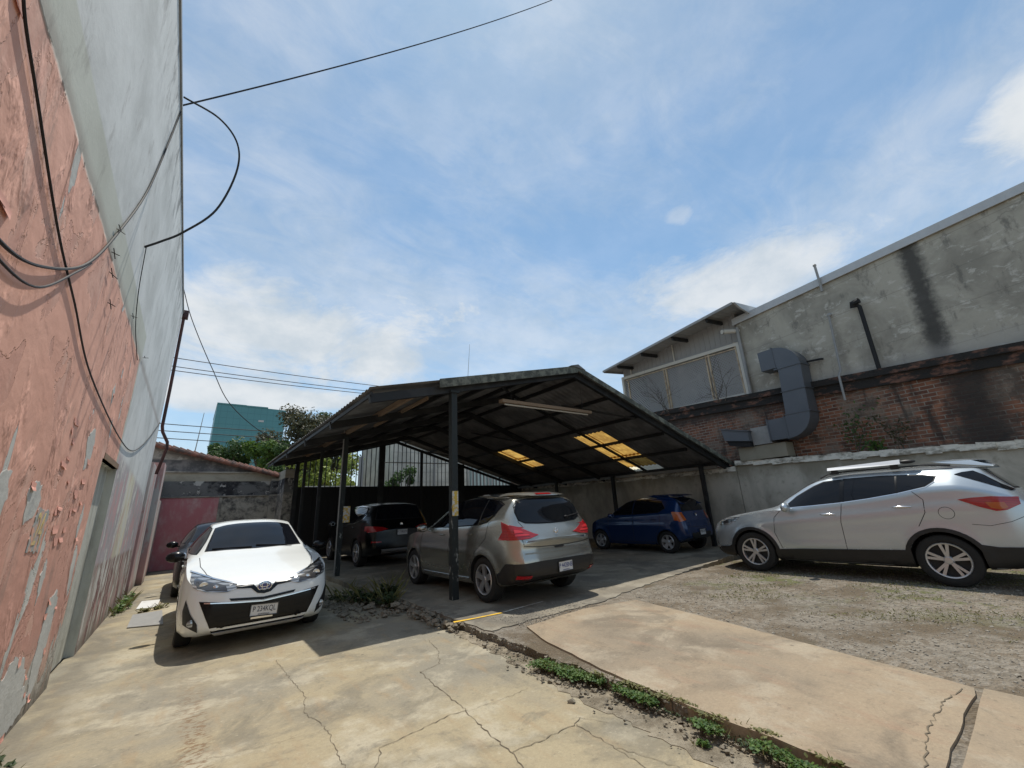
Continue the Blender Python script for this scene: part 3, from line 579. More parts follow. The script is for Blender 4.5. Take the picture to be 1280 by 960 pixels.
def post(x, y, w, m, z0=.1, top=None, base=True):
    s = -1 if x < AP[0] else 1; b = MB(); t = (rz(s, x, y)-.2) if top is None else top
    b.box(x-w/2, x+w/2, y-w/2, y+w/2, z0, t); base and b.box(x-w*.8, x+w*.8, y-w*.8, y+w*.8, t-.02, t+.02)
    return b.build('post', M[m], K)
p0 = post(3.71, 6.56, .118, 'post', top=rz(-1, 3.71, 6.5)-.235)
b = MB(); b.box(3.71-.058, 3.71+.061, 6.56-.0625, 6.56-.0592, 1.42, 1.84); b.build('reflective_sticker', M['sticker'], p0)
p1 = post(3.16, 11.42, .10, 'post')
b = MB(); b.box(3.16+.03, 3.36, 11.36, 11.368, 1.35, 1.75); b.build('reflective_sticker', M['sticker'], p1)
b = MB(); b.tube([(3.085, 11.40, .1), (3.085, 11.40, 3.75)], .018, 6); b.build('conduit', M['galv'], p1)
post(3.16, 14.0, .09, 'darksteel'); post(3.16, 16.4, .09, 'darksteel')
for y, x in ((6.75, 12.78), (10.6, 13.15), (14.2, 13.5)): post(x, y, .11, 'darksteel')
b = MB()
for y in (6.6, 8.4, 10.2, 12, 13.8, 15.6): pass
b.bar((12.9, 6.3, 2.42), (13.9, 17.6, 2.52), .07, .09); b.build('eave_beam', M['galv'], K)
b = MB(); b.bar((2.15, 6.5, 3.42), (2.15, 17.7, 3.40), .03, .07); b.build('eave_trim', M['darksteel'], K)
F = thing('strip_light', 'rusty tan strip light fixture hanging under the front of the carport roof', 'light fixture', (6.5, 7.0, 3.75))
b = MB(); A, B = Vector((4.98, 6.75, 3.70)), Vector((8.05, 6.98, 3.80)); b.bar(A, B, .13, .07); b.build('housing', M['rafterwood'], F)
b = MB(); b.tube([A+Vector((.1, 0, -.06)), B+Vector((-.1, 0, -.06))], .018, 8); b.build('tube', M['cream'], F)
for t in (.1, .9): b = MB(); b.tube([A.lerp(B, t), A.lerp(B, t)+Vector((0, 0, .62))], .006, 5); b.build('hanger', M['darksteel'], F)

# rear gate below and bars above
G = thing('steel_gate', 'black steel gate and barred screen closing the back of the carport', 'gate', (7.1, 17.75, .1))
b = MB(); b.box(3.1, 14.3, 17.74, 17.77, .1, 2.66)
for i in range(37): b.box(3.15+i*.3, 3.18+i*.3, 17.728, 17.74, .1, 2.64)
b.build('panel', M['matte_black'], G)
def gtop(x): s = -1 if x < AP[0] else 1; return rz(s, x, 17.7)-.12
x = 3.2
while x < 14.0:
    t = gtop(x)
    if t > 2.75: b = MB(); b.tube([(x, 17.75, 2.66), (x, 17.75, t)], .018, 6); b.build('bar', M['darksteel'], G)
    x += .2
b = MB(); b.bar((6.5, 17.72, 3.68), (9.9, 17.72, 3.70), .03, .03); b.build('cross_rail', M['galv'], G)
for x, w in ((3.15, .14), (6.45, .24), (8.35, .12), (10.45, .36)):
    b = MB(); b.box(x-w/2, x+w/2, 17.70, 17.79, .1, gtop(x)+.05); b.build('gate_post', M['darksteel'], G)
for s in (-1, 1):
    b = MB(); ex = 2.7 if s < 0 else 13.9; b.bar((AP[0], 17.70, gtop(AP[0])-.02), (ex, 17.70, gtop(ex)-.02), .05, .12)
    b.build('top_rail', M['darksteel'], G)
    b = MB(); b.bar((AP[0]+.1*s, 17.66, gtop(AP[0])+.075), (ex, 17.66, gtop(ex)+.075), .03, .022); b.build('gutter_lip', M['white'], G)

# ------------------------------------------------------------------ buildings on the right, in the wall's own frame (s along, y out, z up)
TH = math.radians(84); P0 = Vector((13.1, 6.5, 0)); DS = Vector((math.cos(TH), math.sin(TH), 0)); DN = Vector((-math.sin(TH), math.cos(TH), 0))
def rw(s, y, z): return P0+DS*s+DN*y+Vector((0, 0, z))
def rthing(name, label, cat, s, y, z, group=None):
    o = thing(name, label, cat, tuple(rw(s, y, z)), TH, group); ROOT[o.name] = (s, y, z); return o
def tops(s): return 2.58+.045*s if s < -.72 else 2.40+.012*s
R1 = rthing('boundary_wall', 'low stained plaster boundary wall with a white coping, behind the silver SUV', 'wall', -4, 0, 0)
b = MB(); 
for a, c in ((-14, -.74), (-.72, 13)): b.prism([(a, 0, -.2), (c, 0, -.2), (c, 0, tops(c)-.12), (a, 0, tops(a)-.12)], (0, -.3, 0))
b.build('wall', M['plaster'], R1)
b = MB()
random.seed(11)
for (a, c, dp) in ((-14, -6.0, .03), (-6.0, -4.2, .05), (-4.2, -2.6, .04), (-2.6, -.74, .055), (-.70, 3, .03), (3, 13, .03)):
    n = max(2, int((c-a)/.25)); 
    for i in range(n):
        s0, s1 = a+(c-a)*i/n, a+(c-a)*(i+1)/n; lo0 = tops(s0)-.12-rnd(0, .06); 
        y1 = dp+rnd(-.012, .012); b.hexa([(s0, -.32, lo0), (s1, -.32, lo0), (s1, y1, lo0), (s0, y1, lo0), (s0, -.32, tops(s0)-rnd(.0, .03)), (s1, -.32, tops(s1)-rnd(0, .03)), (s1, y1-.02, tops(s1)-rnd(0, .035)), (s0, y1-.02, tops(s0)-rnd(0, .035))])
b.build('coping', M['coping'], R1)
R2 = rthing('brick_building', 'old brick building with a grey rendered upper storey and a mouldy ledge between', 'building', -5, -.33, 2.3)
def zlt(s): return 4.58+.062*s
b = MB(); b.prism([(-14, -.33, 1.5), (13, -.33, 1.5), (13, -.33, 4.5), (0, -.33, zlt(0)-.1), (-14, -.33, zlt(-14)-.1)], (0, -4, 0)); b.build('brick_wall', M['brick'], R2)
b = MB()
for (a, c) in [(-14+i*.5, -13.5+i*.5) for i in range(54)]:
    ya = -.17+rnd(-.012, .012); za, zc = zlt(min(a, 2)), zlt(min(c, 2))
    b.hexa([(a, -.5, za-.40), (c, -.5, zc-.40), (c, ya-.07, zc-.40), (a, ya-.07, za-.40), (a, -.5, za-.16), (c, -.5, zc-.16), (c, ya-.07, zc-.16), (a, ya-.07, za-.16)])
    b.hexa([(a, -.5, za-.165), (c, -.5, zc-.165), (c, ya, zc-.165), (a, ya, za-.165), (a, -.5, za), (c, -.5, zc), (c, ya, zc), (a, ya, za)])
b.build('ledge', M['ledge'], R2)
def ztop(s): return 6.86-.052*(s+1.5)
b = MB(); b.prism([(-14, -.36, zlt(-14)-.1), (-1.48, -.36, zlt(-1.48)-.1), (-1.48, -.36, ztop(-1.48)), (-14, -.36, ztop(-14))], (0, -6, 0)); b.build('upper_wall', M['grey'], R2)
b = MB(); b.prism([(-14, -.30, ztop(-14)), (-1.40, -.30, ztop(-1.4)), (-1.40, -.30, ztop(-1.4)+.20), (-14, -.30, ztop(-14)+.15)], (0, -6.2, 0))
b.prism([(-14, -.285, ztop(-14)-.03), (-1.40, -.285, ztop(-1.4)-.03), (-1.40, -.285, ztop(-1.4)+.035), (-14, -.285, ztop(-14)+.03)], (0, -.03, 0)); b.build('roof_flashing', M['flash'], R2)
# caged upper gallery at the left end of the brick building
R3 = rthing('caged_gallery', 'upper gallery closed with diamond wire mesh under a sloping sheet roof, on the brick building', 'gallery', 1, -.4, 4.6)
b = MB(); b.quad((-1.45, -.42, 4.55), (3.55, -.42, 4.75), (3.55, -.42, 6.42), (-1.45, -.42, 6.12)); b.build('wire_mesh', M['mesh'], R3)
b = MB(); b.box(3.52, 3.56, -4, -.46, 4.4, 6.9); b.build('side_wall', M['cladding'], R3)
b = MB(); b.prism([(-1.45, -.44, 6.30), (3.55, -.44, 6.56), (3.55, -.44, 6.9), (-1.45, -.44, 7.35)], (0, -.05, 0))
for i in range(26): s = -1.4+i*.19; b.box(s, s+.03, -.44, -.425, 6.46+(s+1.4)*.05-.1, 7.2-(s+1.4)*.085)
b.build('siding', M['cladding'], R3)
b = MB(); b.box(-1.44, 3.5, -1.9, -1.8, 4.4, 7.0); b.build('back_wall', M['grey'], R3)
b = MB(); b.bar((-1.5, -.40, 6.20), (3.6, -.40, 6.50), .10, .11); b.bar((-1.5, -.40, 4.56), (3.6, -.40, 4.80), .05, .05); b.bar((-1.4, -.38, 4.5), (-1.4, -.38, 6.2), .12, .10); b.bar((3.55, -.38, 4.7), (3.55, -.38, 6.55), .09, .09); b.bar((1.0, -.40, 6.4), (1.0, -.40, 7.1), .04, .04); b.bar((3.1, -.40, 6.5), (3.1, -.40, 6.95), .04, .04); b.build('rail_frame', M['cream'], R3)
for s in (-.33, -.22, 1.42, 1.52, -1.28, 3.3):
    b = MB(); b.bar((s, -.40, 4.55), (s, -.40, 6.30), .045, .05); b.build('mullion', M['tan'], R3)
b = MB(); b.bar((-1.3, -.39, 6.09), (3.4, -.39, 6.37), .04, .035); b.build('top_strip', M['tan'], R3)
def rfz(s): return 7.20-.075*(s+1.95)
b = MB(); n = 150; vs = []
for i in range(n+1):
    s = -1.95+i*5.7/n
    for (y, dz) in ((.55, 0), (-1.5, .18), (-4.3, .42)): vs.append((s, y, rfz(s)+dz+.018*math.sin(s*2*math.pi/.18)))
b.add(vs, [(i*3+j, i*3+j+1, i*3+j+4, i*3+j+3) for i in range(n) for j in (0, 1)], 0, True); b.build('roof_sheet', M['cladding'], R3, fix=False, sharp=80)
b = MB(); b.bar((-1.95, .55, rfz(-1.95)-.03), (3.75, .55, rfz(3.75)-.03), .03, .08); b.bar((3.74, .5, rfz(3.75)-.02), (3.74, -4, rfz(3.75)+.35), .03, .12); b.build('roof_edge', M['galv'], R3)
for s in (-1.0, .35, 1.75, 3.0):
    b = MB(); b.bar((s, .45, rfz(s)-.10), (s, -.5, rfz(s)-.02), .07, .12); b.build('rafter', M['darksteel'], R3)
b = MB(); b.prism([(-1.95, .50, rfz(-1.95)), (-1.95, .2, rfz(-1.95)-.12), (-1.95, -.6, rfz(-1.95)-.25), (-1.95, -2.5, rfz(-1.95)+.0), (-1.95, -2.5, rfz(-1.95)+.25)], (-.06, 0, 0)); b.build('gable_end', M['flash'], R3)
t = rthing('gutter_outlet', 'short cream pipe stub poking out of the corner beside the wire mesh gallery', 'pipe', -1.4, -.2, 6.6)
b = MB(); b.tube([(-1.5, -.4, 6.62), (-1.25, .15, 6.58)], .075, 10); b.build('pipe', M['cream'], t); b = MB(); b.lathe([(.083, 0), (.083, .05)], 14, 0, 'y', (-1.25, .11, 6.58)); b.build('rim', M['galv'], t)
t = rthing('down_pipe', 'pale drain pipe between the wire mesh gallery and the grey upper wall', 'drain pipe', -1.5, -.3, 4.5)
b = MB(); b.tube([(-1.52, -.28, 6.7), (-1.50, -.28, 4.5)], .055, 10); b.build('pipe', M['galv'], t)
t = rthing('vent_pipe', 'black capped pipe running down the middle of the grey upper wall', 'pipe', -4.6, -.3, 4.2)
b = MB(); b.tube([(-4.60, -.24, 4.22), (-4.62, -.24, 5.98), (-4.56, -.22, 6.06)], .045, 10); b.tube([(-4.50, -.24, 6.0), (-4.52, -.2, 6.1), (-4.66, -.17, 6.11)], .075, 8); b.build('pipe', M['matte_black'], t)
t = rthing('thin_pipe', 'thin grey pipe stained down the wall left of the black vent pipe', 'pipe', -4, -.3, 3.7)
b = MB(); b.tube([(-3.95, -.26, 6.03), (-3.86, -.23, 4.5), (-3.82, -.13, 4.35), (-3.80, -.13, 3.7)], .028, 8); b.ball((-3.96, -.27, 6.04), .06, .05, .06, 6); b.build('pipe', M['galv'], t)
t = rthing('roof_pipe', 'short grey pipe sticking up above the grey roof flashing', 'pipe', -3.98, -.28, 6.9)
b = MB(); b.tube([(-3.97, -.25, 6.75), (-3.97, -.25, 7.55)], .032, 8); b.ball((-3.97, -.25, 7.56), .045, .045, .045, 6); b.build('pipe', M['galv'], t)
t = rthing('conduit', 'short dark conduit stub beside the duct on the grey upper wall', 'conduit', -3.4, -.25, 4.9)
b = MB(); b.tube([(-3.1, -.25, 4.98), (-3.5, -.25, 4.94), (-3.53, -.3, 4.94)], .028, 8); b.build('pipe', M['matte_black'], t)
# J shaped duct
D = rthing('duct', 'grey sheet metal ventilation duct bent like a J on the brick wall', 'duct', -2.6, -.1, 2.8)
Y0, Y1 = -.30, .22
def elbow(b, c, r0, r1, a0, a1, n=10):
    vs = []
    for i in range(n+1):
        a = math.radians(a0+(a1-a0)*i/n)
        for y in (Y0, Y1):
            for r in (r0, r1): vs.append((c[0]+r*math.cos(a), y, c[1]+r*math.sin(a)))
    fs = []
    for i in range(n):
        o = i*4; fs += [(o, o+4, o+5, o+1), (o+2, o+3, o+7, o+6), (o, o+2, o+6, o+4), (o+1, o+5, o+7, o+3)]
    b.add(vs, fs, 0); b.add(vs[:4], [(0, 1, 3, 2)]); b.add(vs[-4:], [(0, 1, 3, 2)])
b = MB(); elbow(b, (-2.56, 4.88), .05, .62, 180, 90); b.build('upper_elbow', M['duct'], D, sharp=20)
b = MB(); b.box(-2.555, -2.17, Y0+.01, Y1-.01, 4.93, 5.50); b.build('outlet', M['duct'], D)
b = MB(); b.box(-2.175, -2.165, Y0+.04, Y1-.04, 4.96, 5.47); b.build('outlet_mouth', M['matte_black'], D)
b = MB(); b.hexa([(-3.10, Y0+.01, 3.58), (-2.52, Y0+.01, 3.58), (-2.52, Y1-.01, 3.58), (-3.10, Y1-.01, 3.58), (-3.18, Y0+.01, 4.88), (-2.61, Y0+.01, 4.88), (-2.61, Y1-.01, 4.88), (-3.18, Y1-.01, 4.88)]); b.build('riser', M['duct'], D)
b = MB(); elbow(b, (-2.46, 3.58), .06, .64, 180, 270); b.build('lower_elbow', M['duct'], D, sharp=20)
b = MB(); b.box(-2.46, -2.0, Y0+.01, Y1-.01, 2.95, 3.52); b.build('lower_run', M['duct'], D)
for (x0, x1, z0, z1) in ((-3.20, -2.50, 4.86, 4.89), (-3.13, -2.5, 3.565, 3.595), (-3.175, -2.535, 4.20, 4.215), (-2.575, -2.545, 4.90, 5.53), (-2.475, -2.445, 2.92, 3.55), (-2.01, -1.98, 2.92, 3.55)): b = MB(); b.box(x0, x1, Y0-.012, Y1+.012, z0, z1); b.build('flange', M['duct'], D)
b = MB(); b.box(-1.98, -1.45, -.30, .12, 2.90, 3.40); b.build('fan_box', M['galv'], D)
b = MB(); b.prism([(-1.45, -.28, 3.02), (-.72, -.28, 3.14), (-.66, -.28, 3.50), (-1.45, -.28, 3.30)], (0, .58, 0)); b.prism([(-1.48, -.3, 3.30), (-.62, -.3, 3.505), (-.62, -.3, 3.53), (-1.48, -.3, 3.325)], (0, .64, 0)); b.build('inlet_hood', M['duct'], D)
b = MB(); b.prism([(-1.42, -.24, 2.86), (-.80, -.24, 2.98), (-.74, -.24, 3.13), (-1.42, -.24, 3.01)], (0, .48, 0)); b.build('inlet_mouth', M['matte_black'], D)
t = rthing('concrete_plinth', 'small concrete plinth carrying the grey duct on the white coping', 'plinth', -1.6, -.1, 2.5)
b = MB(); b.box(-2.28, -.95, -.33, .08, 2.50, 2.88); b.build('block', M['plaster'], t)
b = MB(); b.box(-2.0, -1.5, -.2, .02, 2.88, 2.90); b.build('pad', M['stone'], t)
for (s0, lab) in ((-1.75, 'cracked dark roof tile lying on the coping below the duct'),):
    t = rthing('roof_tile', lab, 'tile', s0, .0, 2.5); b = MB(); b.box(s0-.32, s0+.12, -.1, .045, tops(s0), tops(s0)+.045); b.box(s0-.5, s0-.38, -.1, .035, tops(s0)-.01, tops(s0)+.06); b.build('tile_piece', M['ledge'], t)

# ------------------------------------------------------------------ plants
def leaf(b, c, s, nrm=None, mi=0, asp=.55):
    q = Quaternion((random.gauss(0, 1), random.gauss(0, 1), random.gauss(0, 1), random.gauss(0, 1))).normalized()
    u = q@Vector((1, 0, 0)); v = q@Vector((0, 1, 0))
    if nrm is not None:
        n = (Vector(nrm)+.65*(q@Vector((0, 0, 1)))).normalized(); u = n.orthogonal().normalized(); u = Quaternion(n, rnd(0, 6.3))@u; v = n.cross(u)
    c = Vector(c); b.add([c-u*s*.5, c+v*s*asp*.5, c+u*s*.5, c-v*s*asp*.5], [(0, 1, 2, 3)], mi)
def weed(label, pts, n, w, h, ls, m='leaf_weed', grp=None, name='weed_clump'):
    """a low creeping clump along a polyline"""
    c0 = pts[0]; b = MB(); st = MB(); fo2 = MB(); L = [math.dist(a, c) for a, c in zip(pts, pts[1:])]; T = sum(L)
    def at(t):
        t *= T
        for (a, c, l) in zip(pts, pts[1:], L):
            if t <= l: return [a[k]+(c[k]-a[k])*t/l for k in (0, 1)]
            t -= l
        return pts[-1]
    tufts = [(random.random(), random.gauss(0, w*.45), rnd(.45, 1.)) for _ in range(max(6, n//22))]
    for i in range(n):
        t, dx, hh = random.choice(tufts); p = at(min(1, max(0, t+random.gauss(0, .02))))
        z = h*hh*random.random()**.7
        leaf(b, (p[0]+dx+random.gauss(0, w*.22), p[1]+random.gauss(0, w*.25), c0[2]+z), ls*rnd(.6, 1.3), (0, 0, 1), 0, .7)
    for i in range(n//14):          # grass blades and dead stalks between the leaves
        p = at(random.random()); q = Vector((p[0]+random.gauss(0, w*.5), p[1]+random.gauss(0, w*.3), c0[2]-.005)); d = Vector((rnd(-.6, .6), rnd(-.6, .6), 1)).normalized()*h*rnd(.9, 2.3); e = Vector((rnd(-1, 1), rnd(-1, 1), 0)).normalized()*.0028
        fo2.add([q-e, q+e, q+d*.6+e*.7+Vector((d.x, d.y, 0))*.2, q+d+Vector((d.x, d.y, -.1*h))*.6], [(0, 1, 2, 3)])
    for (t, dx, hh) in tufts:
        p = at(t); st.tube([(p[0]+dx*.6, p[1], c0[2]-.02), (p[0]+dx, p[1]+rnd(-.02, .02), c0[2]+h*hh*.8)], .0025, 4)
    r = thing(name, label, 'weeds', tuple(c0), 0, grp); b.build('foliage', M[m], r, fix=False); tag(st.build('stems', M[m], r), kind='stuff'); tag(fo2.build('grass_blades', M['drygrass'], r, fix=False), kind='stuff')
GW = 'weeds growing along the broken kerb'
random.seed(5)
weed('longest leafy green weed patch on the broken kerb beside the sunny slab', [(2.90, 3.50, .05), (2.97, 3.2, .05), (3.02, 2.78, .06)], 3600, .095, .036, .024, grp=GW)
weed('short green weed tuft in the kerb just nearer than the longest patch', [(3.00, 2.62, .06), (2.97, 2.25, .06)], 1300, .07, .030, .025, grp=GW)
weed('round green weed tuft midway between the longest and the nearest patch', [(2.94, 1.92, .06), (2.92, 1.72, .06)], 800, .055, .028, .024, grp=GW)
weed('thin broken line of low weeds linking the green patches along the kerb', [(2.86, 3.9, .03), (2.98, 2.9, .06), (2.97, 2.0, .05), (2.92, 1.0, .05)], 420, .05, .022, .020, 'leaf_dark', GW)
weed('tiny low weed sprig on the dirt beside the round tuft', [(2.78, 1.86, .012), (2.80, 1.76, .012)], 110, .03, .025, .024, grp=GW)
weed('nearest green weed patch at the bottom edge of the photo, on the kerb', [(2.93, 1.56, .06), (2.91, 1.38, .06), (2.90, 1.1, .06)], 1300, .055, .030, .024, grp=GW)
weed('small weed at the bottom edge beside a slab crack', [(1.20, 2.72, .0), (1.26, 2.74, .0)], 90, .03, .03, .03, grp=GW)
weed('dry straw coloured grass tufts along the inner edge of the sunny slab', [(3.02, 2.9, .09), (3.04, 2.0, .09), (3.0, 1.1, .09)], 500, .04, .03, .03, 'drygrass', GW)
GS = 'shaded weeds by the rubble'
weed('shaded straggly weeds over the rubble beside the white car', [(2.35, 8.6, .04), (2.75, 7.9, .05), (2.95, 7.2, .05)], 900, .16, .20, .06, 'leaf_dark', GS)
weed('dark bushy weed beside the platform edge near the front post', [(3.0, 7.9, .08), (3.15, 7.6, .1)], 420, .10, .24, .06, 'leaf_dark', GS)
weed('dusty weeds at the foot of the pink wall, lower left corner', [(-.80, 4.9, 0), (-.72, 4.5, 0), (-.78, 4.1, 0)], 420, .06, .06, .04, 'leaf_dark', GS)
weed('green weeds at the foot of the left wall beyond the doorway recess', [(-.80, 10.6, 0), (-.70, 11.8, 0), (-.78, 13, 0)], 520, .09, .16, .06, 'leaf_weed', GS)
weed('dry weeds between the metal sheet and the far pale board', [(-.45, 10.75, 0), (-.1, 11.0, 0)], 200, .08, .08, .05, 'drygrass', GS)
b = MB()
for i in range(13000):
    x = rnd(6.2, 10.5); y = rnd(.2, 4.2)
    k = math.sin(x*2.3+1)*math.sin(y*3.1+x)+.6*math.sin(x*5+y*4)
    if k < .30 or random.random() < .25: continue
    leaf(b, (x, y, .095+rnd(0, .014)), rnd(.018, .05), None, 0, .25)
tag(b.build('patchy_grass', M['drygrass'], fix=False), kind='stuff')
def plant(label, s0, h, n, m, spread, seed):
    random.seed(seed); r = rthing('coping_plant', label, 'plant', s0, -.1, 2.4, 'wild plants on the coping'); st = MB(); fo = MB()
    for i in range(n):
        p = Vector((s0+rnd(-.08, .08), -.12, tops(s0)-.04)); P = [p]; dirv = Vector((rnd(-.35, .35), rnd(-.05, .3), 1)); hh = h*rnd(.5, 1)
        for k in range(6):
            p = p+dirv.normalized()*hh/6; dirv += Vector((rnd(-.25, .25), rnd(-.1, .12), 0)); P.append(p)
            if k > 0:
                for q in range(random.randint(5, 11)): leaf(fo, p+Vector((random.gauss(0, spread), random.gauss(0, spread*.7), random.gauss(0, spread))), rnd(.05, .11), None, 0, .5)
        st.tube(P, [.009*(1-.13*k) for k in range(7)], 5)
    st.build('stem', M['bark'], r); fo.build('foliage', M[m], r, fix=False)
plant('tall scraggly plant on the coping right of the duct', -3.75, 1.25, 6, 'leaf_tree', .09, 3)
plant('thin sparse stalks on the coping, above the roof bar of the silver SUV', -4.55, 1.0, 4, 'leaf_brown', .06, 4)
plant('low green sprout on the coping between the two taller plants', -4.15, .3, 4, 'leaf_weed', .07, 8)
def branches(label, base, n, L, m, seed, lean):
    random.seed(seed); r = rthing('dry_vine', label, 'bare shrub', *base); b = MB()
    def grow(p, d, l, rad, dep):
        P = [p]
        for k in range(4): d = (d+Vector((rnd(-.3, .3), rnd(-.12, .12), rnd(-.25, .2)))).normalized(); p = p+d*l/4; P.append(p)
        b.tube(P, [rad*(1-.1*k) for k in range(5)], 5)
        if dep:
            for q in range(3): grow(P[random.randint(1, 4)], (d+Vector((rnd(-.9, .9), rnd(-.3, .3), rnd(-.5, .6)))).normalized(), l*.62, rad*.55, dep-1)
    for i in range(n): grow(Vector(base)+Vector((rnd(-.15, .15), 0, 0)), Vector((lean+rnd(-.5, .5), rnd(-.05, .15), 1)).normalized(), L*rnd(.6, 1), .011, 2)
    tag(b.build('stems', M[m], r), kind='stuff')
branches('bare dry shrub tangled against the left part of the wire mesh', (1.5, -.15, 4.55), 5, 1.3, 'bark', 21, .5)
branches('thin dry twigs against the right part of the wire mesh', (-.6, -.15, 4.45), 4, .9, 'bark', 22, .1)
def wire(name, label, cat, pts, r, m='cable', grp=None, sag=0., n=20, loc=None):
    P = []
    if len(pts) == 2:
        a, c = Vector(pts[0]), Vector(pts[1])
        for i in range(n+1): t = i/n; p = a.lerp(c, t); p.z -= sag*4*t*(1-t); P.append(p)
    else:          # smooth curve through the points
        q = [Vector(p) for p in pts]; q = [2*q[0]-q[1]]+q+[2*q[-1]-q[-2]]
        for i in range(1, len(q)-2):
            for k in range(8):
                t = k/8; P.append(.5*((2*q[i])+(q[i+1]-q[i-1])*t+(2*q[i-1]-5*q[i]+4*q[i+1]-q[i+2])*t*t+(3*q[i]-q[i-1]-3*q[i+1]+q[i+2])*t**3))
        P.append(q[-2])
    b = MB(); b.tube(P, r, 6); return tag(b.build(name, M[m], loc=tuple(P[0])), label, cat, grp)
wx = LX+.014
wire('cable', 'thick black cable swooping across the pink wall up to the roof edge', 'cable', [(wx, 2.2, 2.83), (wx, 2.66, 2.80), (wx+.01, 3.18, 2.95), (wx, 4.0, 3.42), (wx, 4.64, 4.12), (wx, 5.34, 5.1), (wx, 5.8, 6.2), (wx, 6.1, 7.05)], .0095)
wire('cable', 'second black cable sagging just under the thick one on the pink wall', 'cable', [(wx, 2.25, 2.76), (wx+.01, 2.70, 2.72), (wx+.02, 3.2, 2.83), (wx+.01, 3.8, 3.25), (wx, 4.1, 3.48)], .007)
wire('thin_cable', 'thin black cable hanging in a long curve down the pink wall', 'cable', [(wx, 2.10, 3.9), (wx, 2.14, 3.69), (wx, 2.55, 3.52), (wx, 3.29, 3.25), (wx, 4.0, 3.08), (wx, 5.04, 2.83), (wx, 7.41, 2.66), (wx, 9.2, 2.72), (wx, 11.14, 3.21), (wx, 13.3, 4.0)], .007)
wire('cable_loop', 'black cable looping out from the top of the left wall and back', 'cable', [(LX, 6.03, 4.78), (-.74, 6.0, 4.90), (-.55, 6.0, 5.12), (-.27, 6.0, 5.6), (-.13, 6.0, 6.32), (-.18, 6.0, 6.81), (-.44, 6.0, 7.12), (-.86, 6.0, 7.22)], .013)
wire('thin_cable', 'short thin wire running down from the loop on the grey wall', 'cable', [(LX+.015, 6.05, 4.8), (LX+.015, 6.25, 4.3), (LX+.02, 6.6, 3.95), (LX+.015, 7.4, 3.75)], .005)
wire('overhead_cable', 'single overhead cable crossing the sky from the left wall', 'cable', [(LX, 6.15, 7.20), (7.23, 6.0, 17.57)], .011, sag=.2)
wire('hanging_wire', 'thin slack wire falling from the left roof edge towards the teal building', 'cable', [(-1.1, 15, 8.6), (-.73, 15, 7.57), (-.03, 15, 6.11), (.64, 15, 4.95), (1.9, 15.5, 4.1), (3.4, 16, 3.75)], .012)
b = MB()
for (y, z) in ((4.6, 4.12), (8.0, 3.98), (6.26, 3.95), (4.65, 3.9), (4.75, 3.75), (5.0, 3.55)): b.tube([(LX, y, z), (LX+.06, y+rnd(-.05, .05), z+rnd(-.04, .02))], .004, 5); b.tube([(LX+.02, y-.06, z+.01), (LX+.02, y+.08, z+rnd(-.03, .03))], .004, 5)
b.build('wire_bracket', M['cable'], L)
GP = 'power lines beyond the end wall'
for i, (z0, z1, lab) in enumerate(((16.08, 16.34, 'topmost power line in the sky left of the carport roof'), (15.25, 15.66, 'second power line from the top left of the carport roof'), (14.85, 15.35, 'third power line from the top left of the carport roof'), (10.1, 10.3, 'upper power line crossing in front of the teal building'), (9.5, 9.72, 'middle power line crossing in front of the teal building'), (8.9, 9.0, 'lowest power line just above the end wall tiles'))):
    wire('power_line', lab, 'power line', [(-12, 45, z0), (30, 45, z1)], .034, grp=GP, sag=.5)
t = thing('antenna', 'thin antenna mast sticking up behind the carport ridge', 'antenna', (11.6, 17.0, 2)); b = MB(); b.tube([(11.63, 19, 2), (11.63, 19, 7.5), (11.9, 19, 10.9)], [.03, .02, .008], 5); b.build('mast', M['galv'], t)
t = thing('antenna', 'thin antenna mast beside the teal building, above the end wall', 'antenna', (-1.2, 60, 0)); b = MB(); b.tube([(-.35, 60, 0), (-.35, 60, 9), (-.1, 60, 14.2)], [.08, .06, .03], 5); b.build('mast', M['galv'], t)

# ------------------------------------------------------------------ far things
T = thing('teal_building', 'teal glass office block rising beyond the trees', 'building', (6.3, 80, 0))
b = MB(); b.prism([(1.1, 80, 0), (11.2, 80, 0), (11.4, 80, 20.0), (1.4, 80, 20.2)], (0, 14, 0)); b.build('facade', M['teal'], T)
b = MB(); b.box(1.35, 5.4, 79.9, 94, 20.12, 20.3); b.box(5.4, 8.6, 79.9, 94, 20.03, 20.26); b.build('parapet', M['teal'], T)
b = MB(); b.box(7.4, 8.2, 79.93, 79.99, 17.6, 17.9); b.build('window_light', M['flash'], T)
H_ = thing('block_house', 'pale block building behind the barred screen of the carport', 'building', (13, 26, 0))
b = MB(); b.box(9.8, 15.4, 25, 31, 0, 7.2); b.build('wall', M['block'], H_)
b = MB(); [b.box(9.8, 15.4, 24.985, 25, .9+i*.62, .92+i*.62) for i in range(10)]; b.box(12.6, 12.75, 24.95, 25, 0, 7.0); b.build('joints', M['cladding'], H_)
H2 = thing('low_house', 'low white wall seen through the gate bars, under the yellow green tree', 'wall', (7.5, 24, 0)); b = MB(); b.box(4.5, 9.35, 23, 23.3, 0, 3.05); b.build('wall', M['block'], H2); b = MB(); b.box(7.1, 7.35, 22.95, 23.0, 0, 4.6); b.build('column', M['cladding'], H2)
H3 = thing('shutter_building', 'pale green ribbed building behind the right end of the barred screen', 'building', (17.5, 26, 0))
b = MB(); b.box(15.5, 21, 25.5, 31, 0, 6); b.build('wall', mat('pale_green_metal', col=(.42, .52, .50), rough=.6), H3); b = MB(); [b.box(15.6+i*.34, 15.72+i*.34, 25.46, 25.5, 0, 5.9) for i in range(16)]; b.build('ribs', M['cladding'], H3)
